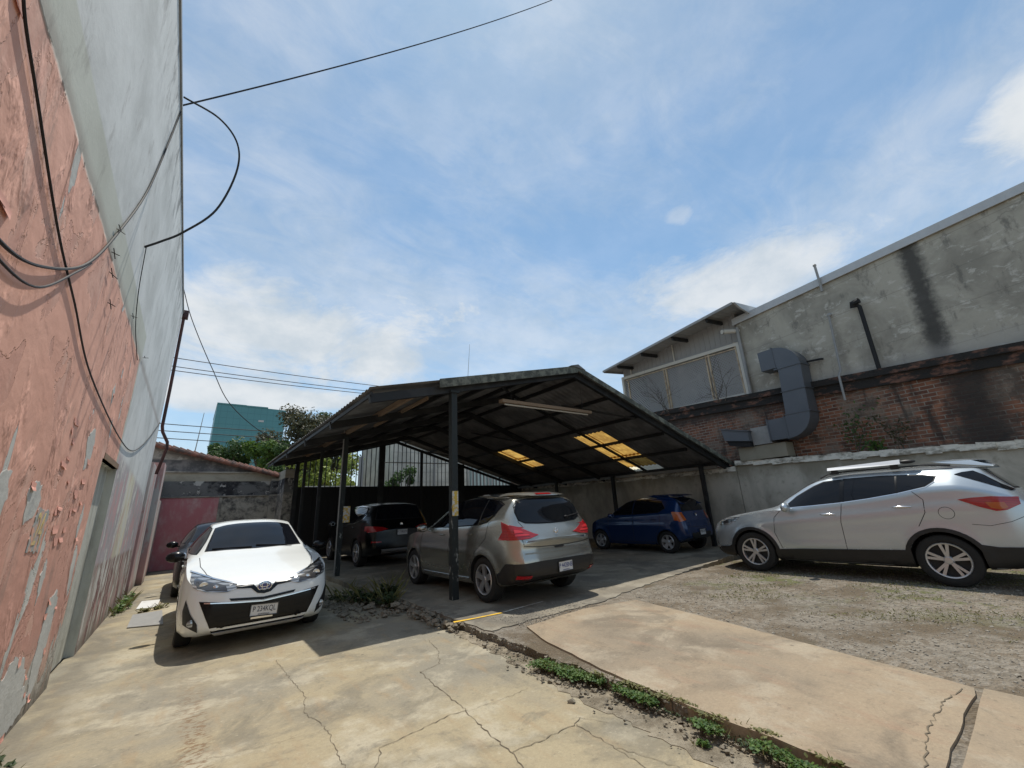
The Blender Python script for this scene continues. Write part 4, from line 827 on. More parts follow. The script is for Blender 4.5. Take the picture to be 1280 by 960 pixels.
def tree(name, label, x, y, h, cw, ch, n, ls, m, seed, grp, clumps=16, lean=0):
    random.seed(seed); r = thing(name, label, 'tree', (x, y, 0), 0, grp); tr = MB(); fo = MB(); base = h-ch
    tr.tube([(x, y, 0), (x+rnd(-.1, .1), y, base*.6), (x+lean*.5, y, base+ch*.25)], [.24*cw/4+.1, .18*cw/4+.07, .08], 8)
    C = []
    for i in range(clumps):
        a = rnd(0, 6.28); q = random.random()**.5; zz = random.random(); rr = cw/2*q*(1-.45*zz*zz)
        c = Vector((x+lean*zz+rr*math.cos(a), y+rr*math.sin(a), base+ch*(.12+.8*zz))); s = rnd(.45, 1.)*cw*.17; C.append((c, s))
        tr.tube([(x, y, base*.7), (x+(c.x-x)*.5, y+(c.y-y)*.5, (base+c.z)/2), tuple(c)], [.09, .06, .02], 5)
    for i in range(n):
        c, s = random.choice(C); v = Vector((random.gauss(0, 1), random.gauss(0, 1), random.gauss(0, .75))); v = v.normalized()*s*random.random()**.4*1.15
        leaf(fo, c+v, ls*rnd(.5, 1.25), v+Vector((0, 0, .3*s)), 0, .6)
    tr.build('trunk', M['bark'], r); fo.build('crown', M[m], r, fix=False)
GT = 'trees beyond the end wall'
tree('leafy_tree', 'bright green round tree in front of the left foot of the teal building', 1.6, 36, 6.9, 4.2, 3.6, 9000, .24, 'leaf_tree', 31, GT)
tree('leafy_tree', 'yellowish green tree in the middle, in front of the teal building', 4.0, 34, 7.1, 3.6, 3.6, 8000, .24, 'leaf_weed', 32, GT)
tree('leafy_tree', 'large brownish tree with a broad crown behind the left roof slope', 6.9, 36, 9.7, 7.2, 5.4, 24000, .25, 'leaf_brown', 33, GT, 60)
tree('leafy_tree', 'small dark tree peeping over the left eave of the carport', 9.6, 40, 10.8, 3.2, 3.2, 2600, .28, 'leaf_tree', 34, GT, 9)
tree('leafy_tree', 'dark green low tree between the yellowish and the brownish one', 5.4, 31.5, 6.3, 3.6, 3.0, 6500, .22, 'leaf_tree', 35, GT, 12)
tree('garden_tree', 'yellow green tree lit by the sun right behind the gate bars', 6.2, 27, 5.2, 5.2, 3.6, 6500, .24, 'leaf_yellow', 36, GT, 20)
tree('garden_tree', 'small dark shrub in front of the pale block building, behind the bars', 9.3, 22.0, 4.3, 2.2, 2.6, 2200, .16, 'leaf_tree', 37, GT, 10)
# ------------------------------------------------------------------ cars
def paint(name, col, metal=0., rough=.32, coat=.8, dust=(.35, .31, .25), amt=.30):
    def fn(g):
        o = g.obj(); z = g.sep(o)[2]; n = g.noise(o, 4, 6, .65)
        d = g.mul(g.add(g.mul(g.ss(z, .75, .2), .8), g.mul(g.ss(n, .45, .75), .35)), amt)
        return dict(c=g.mix(d, col, dust), r=g.add(rough, g.mul(d, .5)))
    return mat(name, fn, col, rough, metal, coat)
CM = dict(glass=mat('tinted_glass', col=(.006, .007, .010), rough=.03, spec=.32), rubber=mat('black_rubber', col=(.010, .010, .011), rough=.6, spec=.25), tyre=mat('tyre_rubber', lambda g: dict(c=g.mix(g.noise(g.obj(), 8, 4), (.008, .008, .008), (.026, .024, .021)), r=.85)),
    plastic=mat('black_plastic', lambda g: dict(c=g.mix(g.noise(g.obj(), 7, 5), (.009, .009, .010), (.022, .021, .02)), r=.5)), gloss=mat('gloss_black', col=(.004, .004, .005), rough=.25, spec=.3), chrome=mat('chrome', col=(.75, .75, .76), rough=.12, metal=1.), alloy=mat('alloy_wheel', col=(.55, .55, .56), rough=.32, metal=.75),
    darkalloy=mat('dark_wheel_recess', col=(.02, .02, .021), rough=.6), red=mat('red_lamp_lens', lambda g: dict(c=g.mix(g.ss(g.wave(g.obj(), 14, 1., 'Z'), .3, .7), (.42, .012, .016), (.27, .006, .01)), r=.12), coat=.8), orange=mat('orange_lamp_lens', col=(.42, .085, .012), rough=.12, coat=.8),
    clear=mat('headlamp_lens', lambda g: dict(c=g.mix(g.ss(g.wave(g.obj(), 9, 2., 'Z'), .3, .7), (.40, .41, .42), (.16, .165, .17)), r=.1), metal=.5, coat=1.), lamp_dark=mat('headlamp_bezel', col=(.03, .03, .033), rough=.15, coat=1.), lampwhite=mat('lamp_reflector', col=(.8, .8, .8), rough=.15, metal=.7),
    plate=mat('licence_plate_white', col=(.62, .62, .60), rough=.5), ink=mat('plate_ink', col=(.03, .03, .05), rough=.6), blueink=mat('plate_blue_ink', col=(.05, .07, .22), rough=.6), under=mat('underbody', col=(.012, .012, .012), rough=.9), seam=mat('panel_gap', col=(.012, .012, .012), rough=.9), redbright=mat('bright_red_lamp_segment', col=(.62, .03, .035), rough=.15, coat=.8), lampbar=mat('satin_silver_trim', col=(.70, .71, .71), rough=.3, metal=.2), blue=mat('emblem_blue', col=(.015, .03, .22), rough=.15, coat=1.))
def curve(tab):
    t = sorted(tab); X = np.array([a for a, _ in t], float); Y = np.array([b for _, b in t], float); h = np.diff(X); dl = np.diff(Y)/h; m = np.zeros(len(X)); m[0], m[-1] = dl[0], dl[-1]
    for i in range(1, len(X)-1):
        if dl[i-1]*dl[i] > 0: w1, w2 = 2*h[i]+h[i-1], h[i]+2*h[i-1]; m[i] = (w1+w2)/(w1/dl[i-1]+w2/dl[i])
    def f(x):
        x = np.clip(x, X[0], X[-1]); i = np.clip(np.searchsorted(X, x)-1, 0, len(h)-1); s = (x-X[i])/h[i]
        return (2*s**3-3*s*s+1)*Y[i]+(s**3-2*s*s+s)*h[i]*m[i]+(-2*s**3+3*s*s)*Y[i+1]+(s**3-s*s)*h[i]*m[i+1]
    return f
class Car:
    def __init__(s, name, label, cat, loc, rz, sp, pm):
        s.sp = sp; s.root = thing(name, label, cat, loc, rz, None); s.pm = pm; s.W = sp['W']/2; s.body()
    def body(s):
        sp = s.sp; T, B, WB, WR, BO = (curve(sp[k]) for k in ('top', 'belt', 'wb', 'wr', 'bot')); xf, xr = curve(sp['xf']), curve(sp['xr'])
        x1, x0 = sp['top'][0][0], sp['top'][-1][0]; u = np.linspace(0, 1, 120); xs = x0+(x1-x0)*(.5-.5*np.cos(np.pi*u))*.5+(x1-x0)*u*.5
        sec = []
        for x in xs:
            zb, zl, zt, wb, wr = float(BO(x)), float(B(x)), float(T(x)), float(WB(x)), float(WR(x)); zl = min(zl, zt-.012); P = [(0, zb), (.45*wb, zb), (.80*wb, zb), (.92*wb, zb+.02)]
            for z in np.linspace(zb+.07, zl, 16):
                t = (z-zb)/(zl-zb); y = wb*(1-.055*(1-t/.5)**2 if t < .5 else 1-.032*((t-.5)/.5)**2)
                for (cx, w) in sp['wheels']:
                    r = math.hypot(x-cx, z-sp['R']); y += sp.get('flare', .015)*math.exp(-((r-sp['Ra']-.015)/.05)**2)
                for (zc, am, wd, xa, xb) in sp.get('crease', ()):
                    zc2 = zc if not callable(zc) else zc(x)
                    if xa < x < xb: k = min(1, (x-xa)/.3, (xb-x)/.3); dz = (z-zc2)/wd; y += k*am*(math.exp(-dz*dz*.5) if dz < 0 else math.exp(-dz*dz*3))
                P.append((y, z))
            y0 = P[-1][0]; ze = zt-min(.055, .45*(zt-zl))
            for t in np.linspace(0, 1, 10)[1:]: P.append((y0+(wr-y0)*t+.10*(ze-zl)*math.sin(math.pi*t)*.6, zl+(ze-zl)*t))
            for q in (.985, .96, .92, .85, .75, .6, .4, .2, 0): P.append((wr*q, ze+(zt-ze)*(1-q**3.2)))
            sec.append(P)
        n = len(sec[0]); bm = bmesh.new(); V = []
        af, ar = sp['wheels'][0][0]+.28, sp['wheels'][1][0]-.28
        def place(x, y, z):
            if x > af: x += float(xf(z))*((x-af)/(x1-af))**2
            if x < ar: x += float(xr(z))*((ar-x)/(ar-x0))**2
            return bm.verts.new((x, y, z))
        for x, P in zip(xs, sec):
            row = [place(x, y, z) for y, z in P]; left = row; right = [row[0]]+[place(x, -y, z) for y, z in P[1:-1]]+[row[-1]]; V.append((left, right))
        for (L0, R0), (L1, R1) in zip(V, V[1:]):
            for i in range(n-1):
                bm.faces.new((L0[i], L0[i+1], L1[i+1], L1[i])); bm.faces.new((R0[i+1], R0[i], R1[i], R1[i+1]))
        for (Lr, Rr), sg in ((V[0], 1), (V[-1], -1)):     # end caps
            P = sec[0 if sg > 0 else -1]; xx = xs[0 if sg > 0 else -1]; cols = [Lr]
            for q in (.6, .2, -.2, -.6):
                c = [Lr[0]]+[place(xx-sg*.02*(1-q*q), y*q, z) for y, z in P[1:-1]]+[Lr[-1]]; cols.append(c)
            cols.append(Rr)
            for a, c in zip(cols, cols[1:]):
                for i in range(n-1):
                    vs = []
                    for v in (a[i], a[i+1], c[i+1], c[i]):
                        if v not in vs: vs.append(v)
                    if len(vs) > 2:
                        try: bm.faces.new(vs)
                        except ValueError: pass
        bmesh.ops.recalc_face_normals(bm, faces=bm.faces)
        for f in bm.faces:
            f.smooth = True; c = f.calc_center_median(); f.material_index = 1 if c.z < float(BO(min(max(c.x, x0), x1)))+.045 else 0
        me = bpy.data.meshes.new('body'); bm.to_mesh(me); bm.free(); me.materials.append(s.pm); me.materials.append(CM['under'])
        s.bvh = None; o = link('body', me, s.root)
        cut = MB()
        for cx, w in sp['wheels']:
            for sg in (-1, 1):
                yi, yo = (s.W-.34)*sg, (s.W+.25)*sg; cut.lathe([(.0001, yi), (sp['Ra'], yi), (sp['Ra'], yo), (.0001, yo)], 48, 0, 'y', (cx, 0, sp['R']+sp.get('dz', 0)))
        cm = cut.mesh('cut', CM['under']); bmc = bmesh.new(); bmc.from_mesh(cm); bmesh.ops.remove_doubles(bmc, verts=bmc.verts, dist=.0005); bmesh.ops.recalc_face_normals(bmc, faces=bmc.faces); bmc.to_mesh(cm); bmc.free()
        co = bpy.data.objects.new('cut', cm); COL.objects.link(co)
        # the well only: temporarily the root transform does not matter, the cutter is parented alike
        co.parent = s.root; md = o.modifiers.new('b', 'BOOLEAN'); md.object = co; md.operation = 'DIFFERENCE'; md.solver = 'EXACT'
        bpy.context.view_layer.update(); dg = bpy.context.evaluated_depsgraph_get(); nm = bpy.data.meshes.new_from_object(o.evaluated_get(dg)); o.modifiers.clear()
        ref = bmesh.new(); ref.from_mesh(me); s.bvh = BVHTree.FromBMesh(ref); ref.free()
        nm.materials.clear(); nm.materials.append(s.pm); nm.materials.append(CM['under'])
        cen = np.zeros(len(nm.polygons)*3); nm.polygons.foreach_get('center', cen); cen = cen.reshape(-1, 3)
        for i, p in enumerate(nm.polygons):
            c = cen[i]
            for cx, w in sp['wheels']:
                rr = math.hypot(c[0]-cx, c[2]-sp['R']-sp.get('dz', 0))
                if rr < sp['Ra']-.004 and False: pass
                if abs(rr-sp['Ra']) < .004 and abs(p.normal.y) < .5 or (rr < sp['Ra']-.002 and abs(c[1]) < s.W-.28): p.material_index = 1
        nm.name = 'body'; o.data = nm; bpy.data.objects.remove(co); nm.shade_smooth() if hasattr(nm, 'shade_smooth') else None; nm.set_sharp_from_angle(angle=math.radians(38)); s.o = o
    AX = {'L': ((0, -1, 0), lambda a, b: (a, 3, b)), 'R': ((0, 1, 0), lambda a, b: (a, -3, b)), 'F': ((-1, 0, 0), lambda a, b: (5, a, b)), 'B': ((1, 0, 0), lambda a, b: (-5, a, b)), 'T': ((0, 0, -1), lambda a, b: (a, b, 4))}
    def hit(s, ax, a, b):
        d, o = s.AX[ax]; d = Vector(d); O = Vector(o(a, b)); h = s.bvh.ray_cast(O, d)
        if h[0] is None:
            q = O+d*(2.2 if ax in 'LR' else 2.9); h = s.bvh.find_nearest(q); return h[0], d
        return h[0], d
    def hitn(s, ax, a, b):
        d, o = s.AX[ax]; d = Vector(d); O = Vector(o(a, b)); h = s.bvh.ray_cast(O, d)
        if h[0] is None: h = s.bvh.find_nearest(O+d*(2.2 if ax in 'LR' else 2.9))
        n = h[1] if h[1].dot(d) < 0 else -h[1]; return h[0], d, n
    def wind(s, xb, xt, wb, wt):
        R_ = [(xb, 0), (xb-.015, wb*.4), (xb-.06, wb*.8), (xb-.11, wb), ((xb+xt)/2-.01, (wb+wt)/2+.005), (xt+.03, wt), (xt, wt*.75), (xt-.015, wt*.4), (xt-.02, 0)]
        return s.window('windshield', R_+[(x, -y) for x, y in R_[-2:0:-1]], 'T', border=.013)
    def patch(s, name, poly, ax, m, off=.003, thick=.012, res=.05, parent=None, bulge=0.):
        bm = bmesh.new(); f = bm.faces.new([bm.verts.new((a, b, 0)) for a, b in poly]); bmesh.ops.triangulate(bm, faces=[f])
        P = np.array(poly)
        for k in (0, 1):
            for q in np.arange(P[:, k].min()+res*.5, P[:, k].max(), res):
                co = [0, 0, 0]; no = [0, 0, 0]; co[k] = q; no[k] = 1; bmesh.ops.bisect_plane(bm, geom=bm.verts[:]+bm.edges[:]+bm.faces[:], plane_co=co, plane_no=no)
        bmesh.ops.remove_doubles(bm, verts=bm.verts, dist=.0008)
        d = None
        for v in bm.verts: h, d, nn = s.hitn(ax, v.co.x, v.co.y); v.co = h+(nn-d).normalized()*off*1.35
        be = [e for e in bm.edges if e.is_boundary]; r = bmesh.ops.extrude_edge_only(bm, edges=be)
        for v in [g for g in r['geom'] if isinstance(g, bmesh.types.BMVert)]: v.co = v.co+d*(thick+off)
        bmesh.ops.recalc_face_normals(bm, faces=bm.faces)
        avg = sum((f.normal*f.calc_area() for f in bm.faces if abs(f.normal.dot(d)) > .05), Vector())
        if avg.dot(d) > 0: bmesh.ops.reverse_faces(bm, faces=bm.faces)
        for f in bm.faces: f.smooth = True
        me = bpy.data.meshes.new(name); bm.to_mesh(me); bm.free(); me.materials.append(CM[m] if isinstance(m, str) else m); me.set_sharp_from_angle(angle=math.radians(40)); return link(name, me, parent or s.root)
    def both(s, name, poly, m, **k):
        a = s.patch(name, poly, 'L', m, **k); b_ = s.patch(name, poly, 'R', m, **k); return a, b_
    def sym(s, name, poly, ax, m, **k): return s.patch(name, poly, ax, m, **k), s.patch(name, [(-a, b) for a, b in poly], ax, m, **k)
    def strip(s, name, pts, ax, m='seam', w=.009, off=.0012, closed=False, parent=None, thick=.006):
        pts = list(pts)+([pts[0]] if closed else []); b = MB(); Q = []
        for (a, c) in zip(pts, pts[1:]):
            n = max(1, int(math.dist(a, c)/.03)); Q += [(a[0]+(c[0]-a[0])*i/n, a[1]+(c[1]-a[1])*i/n) for i in range(n)]
        Q.append(pts[-1]); vs = []; d = None
        for i, q in enumerate(Q):
            a, c = Q[max(0, i-1)], Q[min(len(Q)-1, i+1)]; t = Vector((c[0]-a[0], c[1]-a[1])); t = t.normalized() if t.length > 0 else Vector((1, 0)); nn = Vector((-t.y, t.x))*w/2
            h1, d = s.hit(ax, q[0]+nn.x, q[1]+nn.y); h2, d = s.hit(ax, q[0]-nn.x, q[1]-nn.y)
            vs += [h1+d*thick, h1-d*off, h2-d*off, h2+d*thick]
        n = len(Q); b.add(vs, [(i*4+k, i*4+k+1, i*4+k+5, i*4+k+4) for i in range(n-1) for k in range(3)]); return b.build(name, CM[m] if isinstance(m, str) else m, parent or s.root, local=True)
    def wheel(s, x, side, R, w, rim_r, style=5, m='alloy'):
        y = side*(s.W-.012); z = R; yo = side
        hub = MB(); hub.lathe([(.001, 0), (rim_r*.97, 0), (rim_r*.97, -.05*yo), (.001, -.05*yo)], 28, 0, 'y', (x, y-yo*.085, z)); W_ = hub.build('wheel', CM['darkalloy'], s.root, local=True)
        ty = MB(); P = [(rim_r, -w*.98), (R-.05, -w), (R-.012, -w*.93), (R, -w*.8), (R, -w*.2), (R-.012, -w*.07), (R-.05, 0), (rim_r+.012, -.006), (rim_r, -.018)]
        ty.lathe([(r, h*yo) for r, h in P], 44, 0, 'y', (x, y, z), closed=True); ty.build('tyre', CM['tyre'], W_, local=True)
        rm = MB(); rm.lathe([(rim_r+.004, -.012*yo), (rim_r-.004, -.002*yo), (rim_r-.020, -.008*yo), (rim_r-.022, -.08*yo)], 44, 0, 'y', (x, y, z))
        rm.lathe([(.001, -.012*yo), (.045, -.014*yo), (.06, -.03*yo), (.062, -.08*yo)], 20, 0, 'y', (x, y, z))
        n, spl = style if isinstance(style, tuple) else (style, 0)
        for k in range(n):
            a0 = 2*math.pi*k/n+.3
            for da in ((0,) if not spl else (-spl, spl)):
                a1 = a0+da; ai = a0+da*.55; wi, wo = (.030, .024) if not spl else (.016, .019)
                if not spl: wi, wo = .038, .048
                p = []
                for (aa, rr, ww, dep) in ((ai, .045, wi, .022), (a1, rim_r-.008, wo, .010)):
                    c = Vector((math.cos(aa)*rr, 0, math.sin(aa)*rr)); t = Vector((-math.sin(aa), 0, math.cos(aa)))*ww
                    p.append([c-t, c+t, c+t, c-t]); 
                    for i, q in enumerate(p[-1]): p[-1][i] = Vector((x+q.x, y-yo*(dep+(.03 if i > 1 else 0)), z+q.z))
                rm.hexa(p[0]+p[1])
        rm.build('rim', CM[m], W_, local=True, sharp=35); return W_
    def wheels(s, style=5, m='alloy', rim=.22, w=.21):
        for cx, _ in s.sp['wheels']:
            for sd in (1, -1): s.wheel(cx, sd, s.sp['R'], w, rim, style, m)
    def arch(s, wd=.05, m='plastic', up=True):
        for cx, _ in s.sp['wheels']:
            Ra = s.sp['Ra']; P = []; n = 22
            a = [math.radians(-12+204*i/n) for i in range(n+1)]
            P = [(cx+math.cos(t)*(Ra+wd), s.sp['R']+math.sin(t)*(Ra+wd)) for t in a]+[(cx+math.cos(t)*(Ra+.001), s.sp['R']+math.sin(t)*(Ra+.001)) for t in a[::-1]]
            P = [(x, max(z, s.sp['sill']-.02)) for x, z in P]; s.both('wheel_arch', P, m, off=.012, thick=.02, res=.06)
    def mirror(s, x, y, z, m=None, sz=(.075, .115, .075)):
        for sd in (1, -1):
            b = MB(); b.ball((x, sd*(y+.11), z), *sz, 10); b.bar((x+.02, sd*(y-.10), z-.055), (x, sd*(y+.09), z-.035), .05, .03); o = b.build('mirror', m or s.pm, s.root, local=True)
            g_ = MB(); g_.lathe([(.001, 0), (.85, 0)], 16, 0, 'x'); g_.v = [(x-sz[0]*.83, sd*(y+.11)+p[1]*.08, z+p[2]*.055) for p in g_.v]; g_.build('mirror_glass', CM['lampwhite'], o, local=True)
    def handle(s, x, z, m=None, L=.2):
        for ax in 'LR':
            h, d = s.hit(ax, x, z); b = MB(); sg = 1 if ax == 'L' else -1
            b.ball((x, h.y+sg*.018, z), L/2, .014, .016, 8); b.ball((x, h.y+sg*.003, z-.006), L*.34, .005, .016, 8); b.build('door_handle', m or s.pm, s.root, local=True)
    def window(s, name, poly, ax, border=.016, **k):
        c = np.mean(poly, 0); B = []
        n = len(poly); P = [Vector(p) for p in poly]; ar = sum(P[i].x*P[(i+1) % n].y-P[(i+1) % n].x*P[i].y for i in range(n)); sg = 1 if ar > 0 else -1
        for i in range(n):
            e1 = (P[i]-P[i-1]).normalized(); e2 = (P[(i+1) % n]-P[i]).normalized(); n1 = Vector((e1.y, -e1.x))*sg; n2 = Vector((e2.y, -e2.x))*sg; v = n1+n2; v = v/max(.5, v.length_squared/2) if v.length > .01 else n1; B.append(tuple(P[i]+v*border))
        w = s.patch(name, poly, ax, 'glass', off=.0045, thick=.008, **k); s.patch(name+'_seal', B, ax, 'rubber', off=.002, thick=.008, parent=w); return w
    def sidewin(s, name, poly, **k): s.window(name, poly, 'L', **k); s.window(name, poly, 'R', **k)
    def number(s, txt, sub, ax, y, z, x_at, w=.31, h=.155, tilt=0., ink='ink'):
        h_, d = s.hit(ax, y, z); x = h_.x-d.x*.022 if x_at is None else x_at; sg = 1 if ax == 'F' else -1
        X = Vector((0, sg, 0)); Z = Vector((0, 0, 1)); Xr = X*math.cos(tilt)+Z*math.sin(tilt); Zr = -X*math.sin(tilt)+Z*math.cos(tilt); c = Vector((x, y, z)); N_ = Xr.cross(Zr)
        b = MB(); p = [c+Xr*a*w/2+Zr*e*h/2 for a, e in ((-1, -1), (1, -1), (1, 1), (-1, 1))]; b.hexa([q-N_*.012 for q in p]+p); o = b.build('licence_plate', CM['plate'], s.root, local=True)
        fr = MB(); 
        for i in range(4): fr.bar(p[i]+N_*.001, p[(i+1) % 4]+N_*.001, .012, .014, up=tuple(N_))
        fr.build('plate_frame', CM['plastic'], o, local=True)
        text_obj('lettering', txt, h*.56, CM[ink], o, c+Zr*h*.06+N_*.0025, Xr, Zr, .80, 1.15); 
        if sub: text_obj('lettering', sub, h*.16, CM[ink], o, c-Zr*h*.36+N_*.0025, Xr, Zr)
BOT = lambda a, b, g: [(b, g+.10), (b-.25, g+.02), (b-.7, g), (a+.75, g+.02), (a+.3, g+.08), (a, g+.20)]

# white hatchback ---------------------------------------------------
def yaris_spec():
    return dict(W=1.73, R=.305, Ra=.345, sill=.22, flare=.012, wheels=((1.275, 0), (-1.275, 0)),
    top=[(2.13, .725), (2.09, .775), (2.0, .815), (1.7, .90), (1.3, .99), (1.02, 1.05), (.88, 1.095), (.5, 1.295), (.12, 1.475), (-.1, 1.52), (-.5, 1.535), (-1.1, 1.50), (-1.55, 1.39), (-1.8, 1.15), (-1.92, .98), (-2.0, .80)],
    belt=[(2.13, .68), (2.0, .765), (1.6, .875), (1.05, .975), (.5, 1.02), (-1, 1.07), (-1.6, 1.08), (-2.0, .76)],
    wb=[(2.13, .58), (2.07, .70), (1.95, .79), (1.65, .85), (1.2, .865), (-1.2, .865), (-1.7, .82), (-2.0, .66)],
    wr=[(2.13, .50), (1.95, .64), (1.5, .70), (1.02, .70), (.88, .675), (.12, .565), (-.5, .56), (-1.5, .53), (-2.0, .50)],
    bot=BOT(-2.0, 2.13, .17), xf=[(.15, -.05), (.21, -.01), (.35, 0), (.5, 0), (.60, -.01), (.70, -.035), (.80, -.09), (1., -.14)], xr=[(.2, .1), (.5, 0), (.8, .02), (1.1, .05)],
    crease=((.72, .010, .05, -1.6, 1.0), (.32, .012, .05, -.9, .9)))
wpaint = paint('white_car_paint', (.79, .81, .79), 0., .25, .6, amt=.07)
Y = Car('parked_car', 'white hatchback with black lower grille parked facing the camera on the left', 'car', (.93, 8.72, 0), -math.pi/2, yaris_spec(), wpaint)
def yaris_common(c, front=True):
    c.wheels((5, .16), 'alloy', .195, .19)
    c.wind(.86, .13, .635, .525)
    c.sidewin('side_window', [(.72, 1.07), (-.10, 1.085), (-.10, 1.43), (.14, 1.40)]); c.sidewin('side_window', [(-.17, 1.085), (-1.0, 1.12), (-1.25, 1.20), (-1.05, 1.37), (-.6, 1.435), (-.17, 1.437)])
    c.window('rear_window', [(-.5, 1.10), (.5, 1.10), (.44, 1.36), (-.44, 1.36)], 'B')
    for ax in 'LR':
        c.strip('door_seam', [(.80, 1.02), (.92, .8), (.92, .45), (.80, .25)], ax); c.strip('door_seam', [(-.135, 1.07), (-.13, .6), (-.12, .26)], ax); c.strip('door_seam', [(-1.1, 1.05), (-1.08, .75), (-.92, .55), (-.85, .27), (.80, .25)], ax)
    c.mirror(.62, .87, 1.055, CM['gloss']); c.handle(.05, .88); c.handle(-.92, .91)
    for sd in (1, -1):
        c.strip('hood_seam', [(.93, sd*.70), (1.4, sd*.69), (1.75, sd*.62), (1.95, sd*.50)], 'T')
        b = MB(); y0 = .50 if sd > 0 else -.06; h0, d = c.hit('T', .845, y0); h1, d = c.hit('T', .76 if sd < 0 else .80, y0-.50); b.bar(h0+Vector((0, 0, .018)), h1+Vector((0, 0, .016)), .018, .014); b.build('wiper', CM['rubber'], c.root, local=True)
    for sd in (1, -1):
        hl = c.patch('headlight', [(sd*a, z) for a, z in [(.30, .705), (.34, .752), (.55, .825), (.68, .875), (.775, .90), (.785, .83), (.745, .755), (.62, .700), (.40, .675)]], 'F', 'clear', off=.008, thick=.02, res=.035)
        c.patch('headlight_bezel', [(sd*a, z) for a, z in [(.40, .69), (.42, .745), (.60, .80), (.74, .845), (.745, .80), (.70, .75), (.60, .712)]], 'F', 'lamp_dark', off=.011, thick=.004, res=.035, parent=hl)
        for (a, z, r) in ((.645, .765, .048), (.52, .735, .034)):
            b = MB(); h, d = c.hit('F', sd*a, z); b.lathe([(r, 0), (r*.92, .008), (r*.75, .004), (.001, .010)], 18, 0, 'x', (h.x+.011, sd*a, z)); b.build('projector_lamp', CM['lampwhite'], hl, local=True)
        c.patch('headlight_trim', [(sd*a, z) for a, z in [(.30, .756), (.55, .832), (.70, .888), (.79, .915), (.79, .902), (.70, .874), (.55, .82), (.30, .745)]], 'F', 'chrome', off=.012, thick=.01, res=.05, parent=hl)
yaris_common(Y)
Y.patch('grille', [(-.67, .605), (-.52, .585), (-.33, .545), (0, .515), (.33, .545), (.52, .585), (.67, .605), (.50, .235), (-.50, .235)], 'F', 'gloss', off=.004, thick=.01)
for z in (.30, .36, .42): Y.strip('grille_bar', [(-.46-(z-.3)*.3, z), (.46+(z-.3)*.3, z)], 'F', 'gloss', w=.010, off=.010)
Y.patch('grille_slot', [(-.37, .602), (0, .570), (.37, .602), (.35, .572), (0, .540), (-.35, .572)], 'F', 'gloss', off=.004, thick=.01)
Y.strip('grille_trim', [(-.62, .585), (-.34, .552), (0, .524), (.34, .552), (.62, .585)], 'F', 'chrome', w=.012, off=.012)
Y.patch('badge_band', [(-.33, .735), (-.12, .722), (-.06, .66), (0, .645), (.06, .66), (.12, .722), (.33, .735), (.31, .702), (.15, .688), (.075, .622), (0, .608), (-.075, .622), (-.15, .688), (-.31, .702)], 'F', 'gloss', off=.006, thick=.01, res=.03)
Y.patch('lower_lip', [(-.50, .262), (.50, .262), (.46, .205), (-.46, .205)], 'F', 'lampbar', off=.026, thick=.03)
for sd in (1, -1):
    fp = Y.patch('fog_lamp_pocket', [(sd*a, z) for a, z in [(.795, .62), (.81, .50), (.79, .36), (.64, .27), (.655, .36), (.735, .48)]], 'F', 'plastic', off=.005, thick=.01, res=.03)
    h, d = Y.hit('F', sd*.715, .375); b = MB(); b.lathe([(.042, 0), (.04, .012), (.001, .018)], 16, 0, 'x', (h.x+.006, sd*.715, .375)); b.build('fog_lamp', CM['clear'], fp, local=True)
h, d = Y.hit('F', 0, .695); b = MB()
for (ry, rzz) in ((.078, .053), (.030, .050), (.052, .022)):
    cz = .695+(.012 if ry == .052 else 0); b.tube([(h.x+.016, ry*math.cos(t), cz+rzz*math.sin(t)) for t in [2*math.pi*i/28 for i in range(29)]], .0065, 6)
e = b.build('emblem', CM['chrome'], Y.root, local=True); b = MB(); b.v = []; b.lathe([(.001, 0), (1, 0)], 24, 0, 'x'); b.v = [(h.x+.010, p[1]*.074, .695+p[2]*.05) for p in b.v]; b.build('emblem_field', CM['blue'], e, local=True)
Y.number('P 234KQL', 'GUATEMALA', 'F', .02, .425, None, .31, .135, -.05)
b = MB(); h, d = Y.hit('F', 0, .36); b.bar((h.x+.015, -.12, .345), (h.x+.015, .12, .34), .02, .02); b.build('plate_bracket', CM['chrome'], Y.root, local=True)
# dark car behind it
dk = paint('black_car_paint', (.003, .003, .004), 0., .22, 0., amt=.0)
D2 = Car('parked_car', 'dark car mostly hidden behind the white hatchback', 'car', (.80, 13.7, 0), -math.pi/2, yaris_spec(), dk); yaris_common(D2)
D2.patch('grille', [(-.5, .58), (.5, .58), (.45, .30), (-.45, .30)], 'F', 'gloss', off=.004)

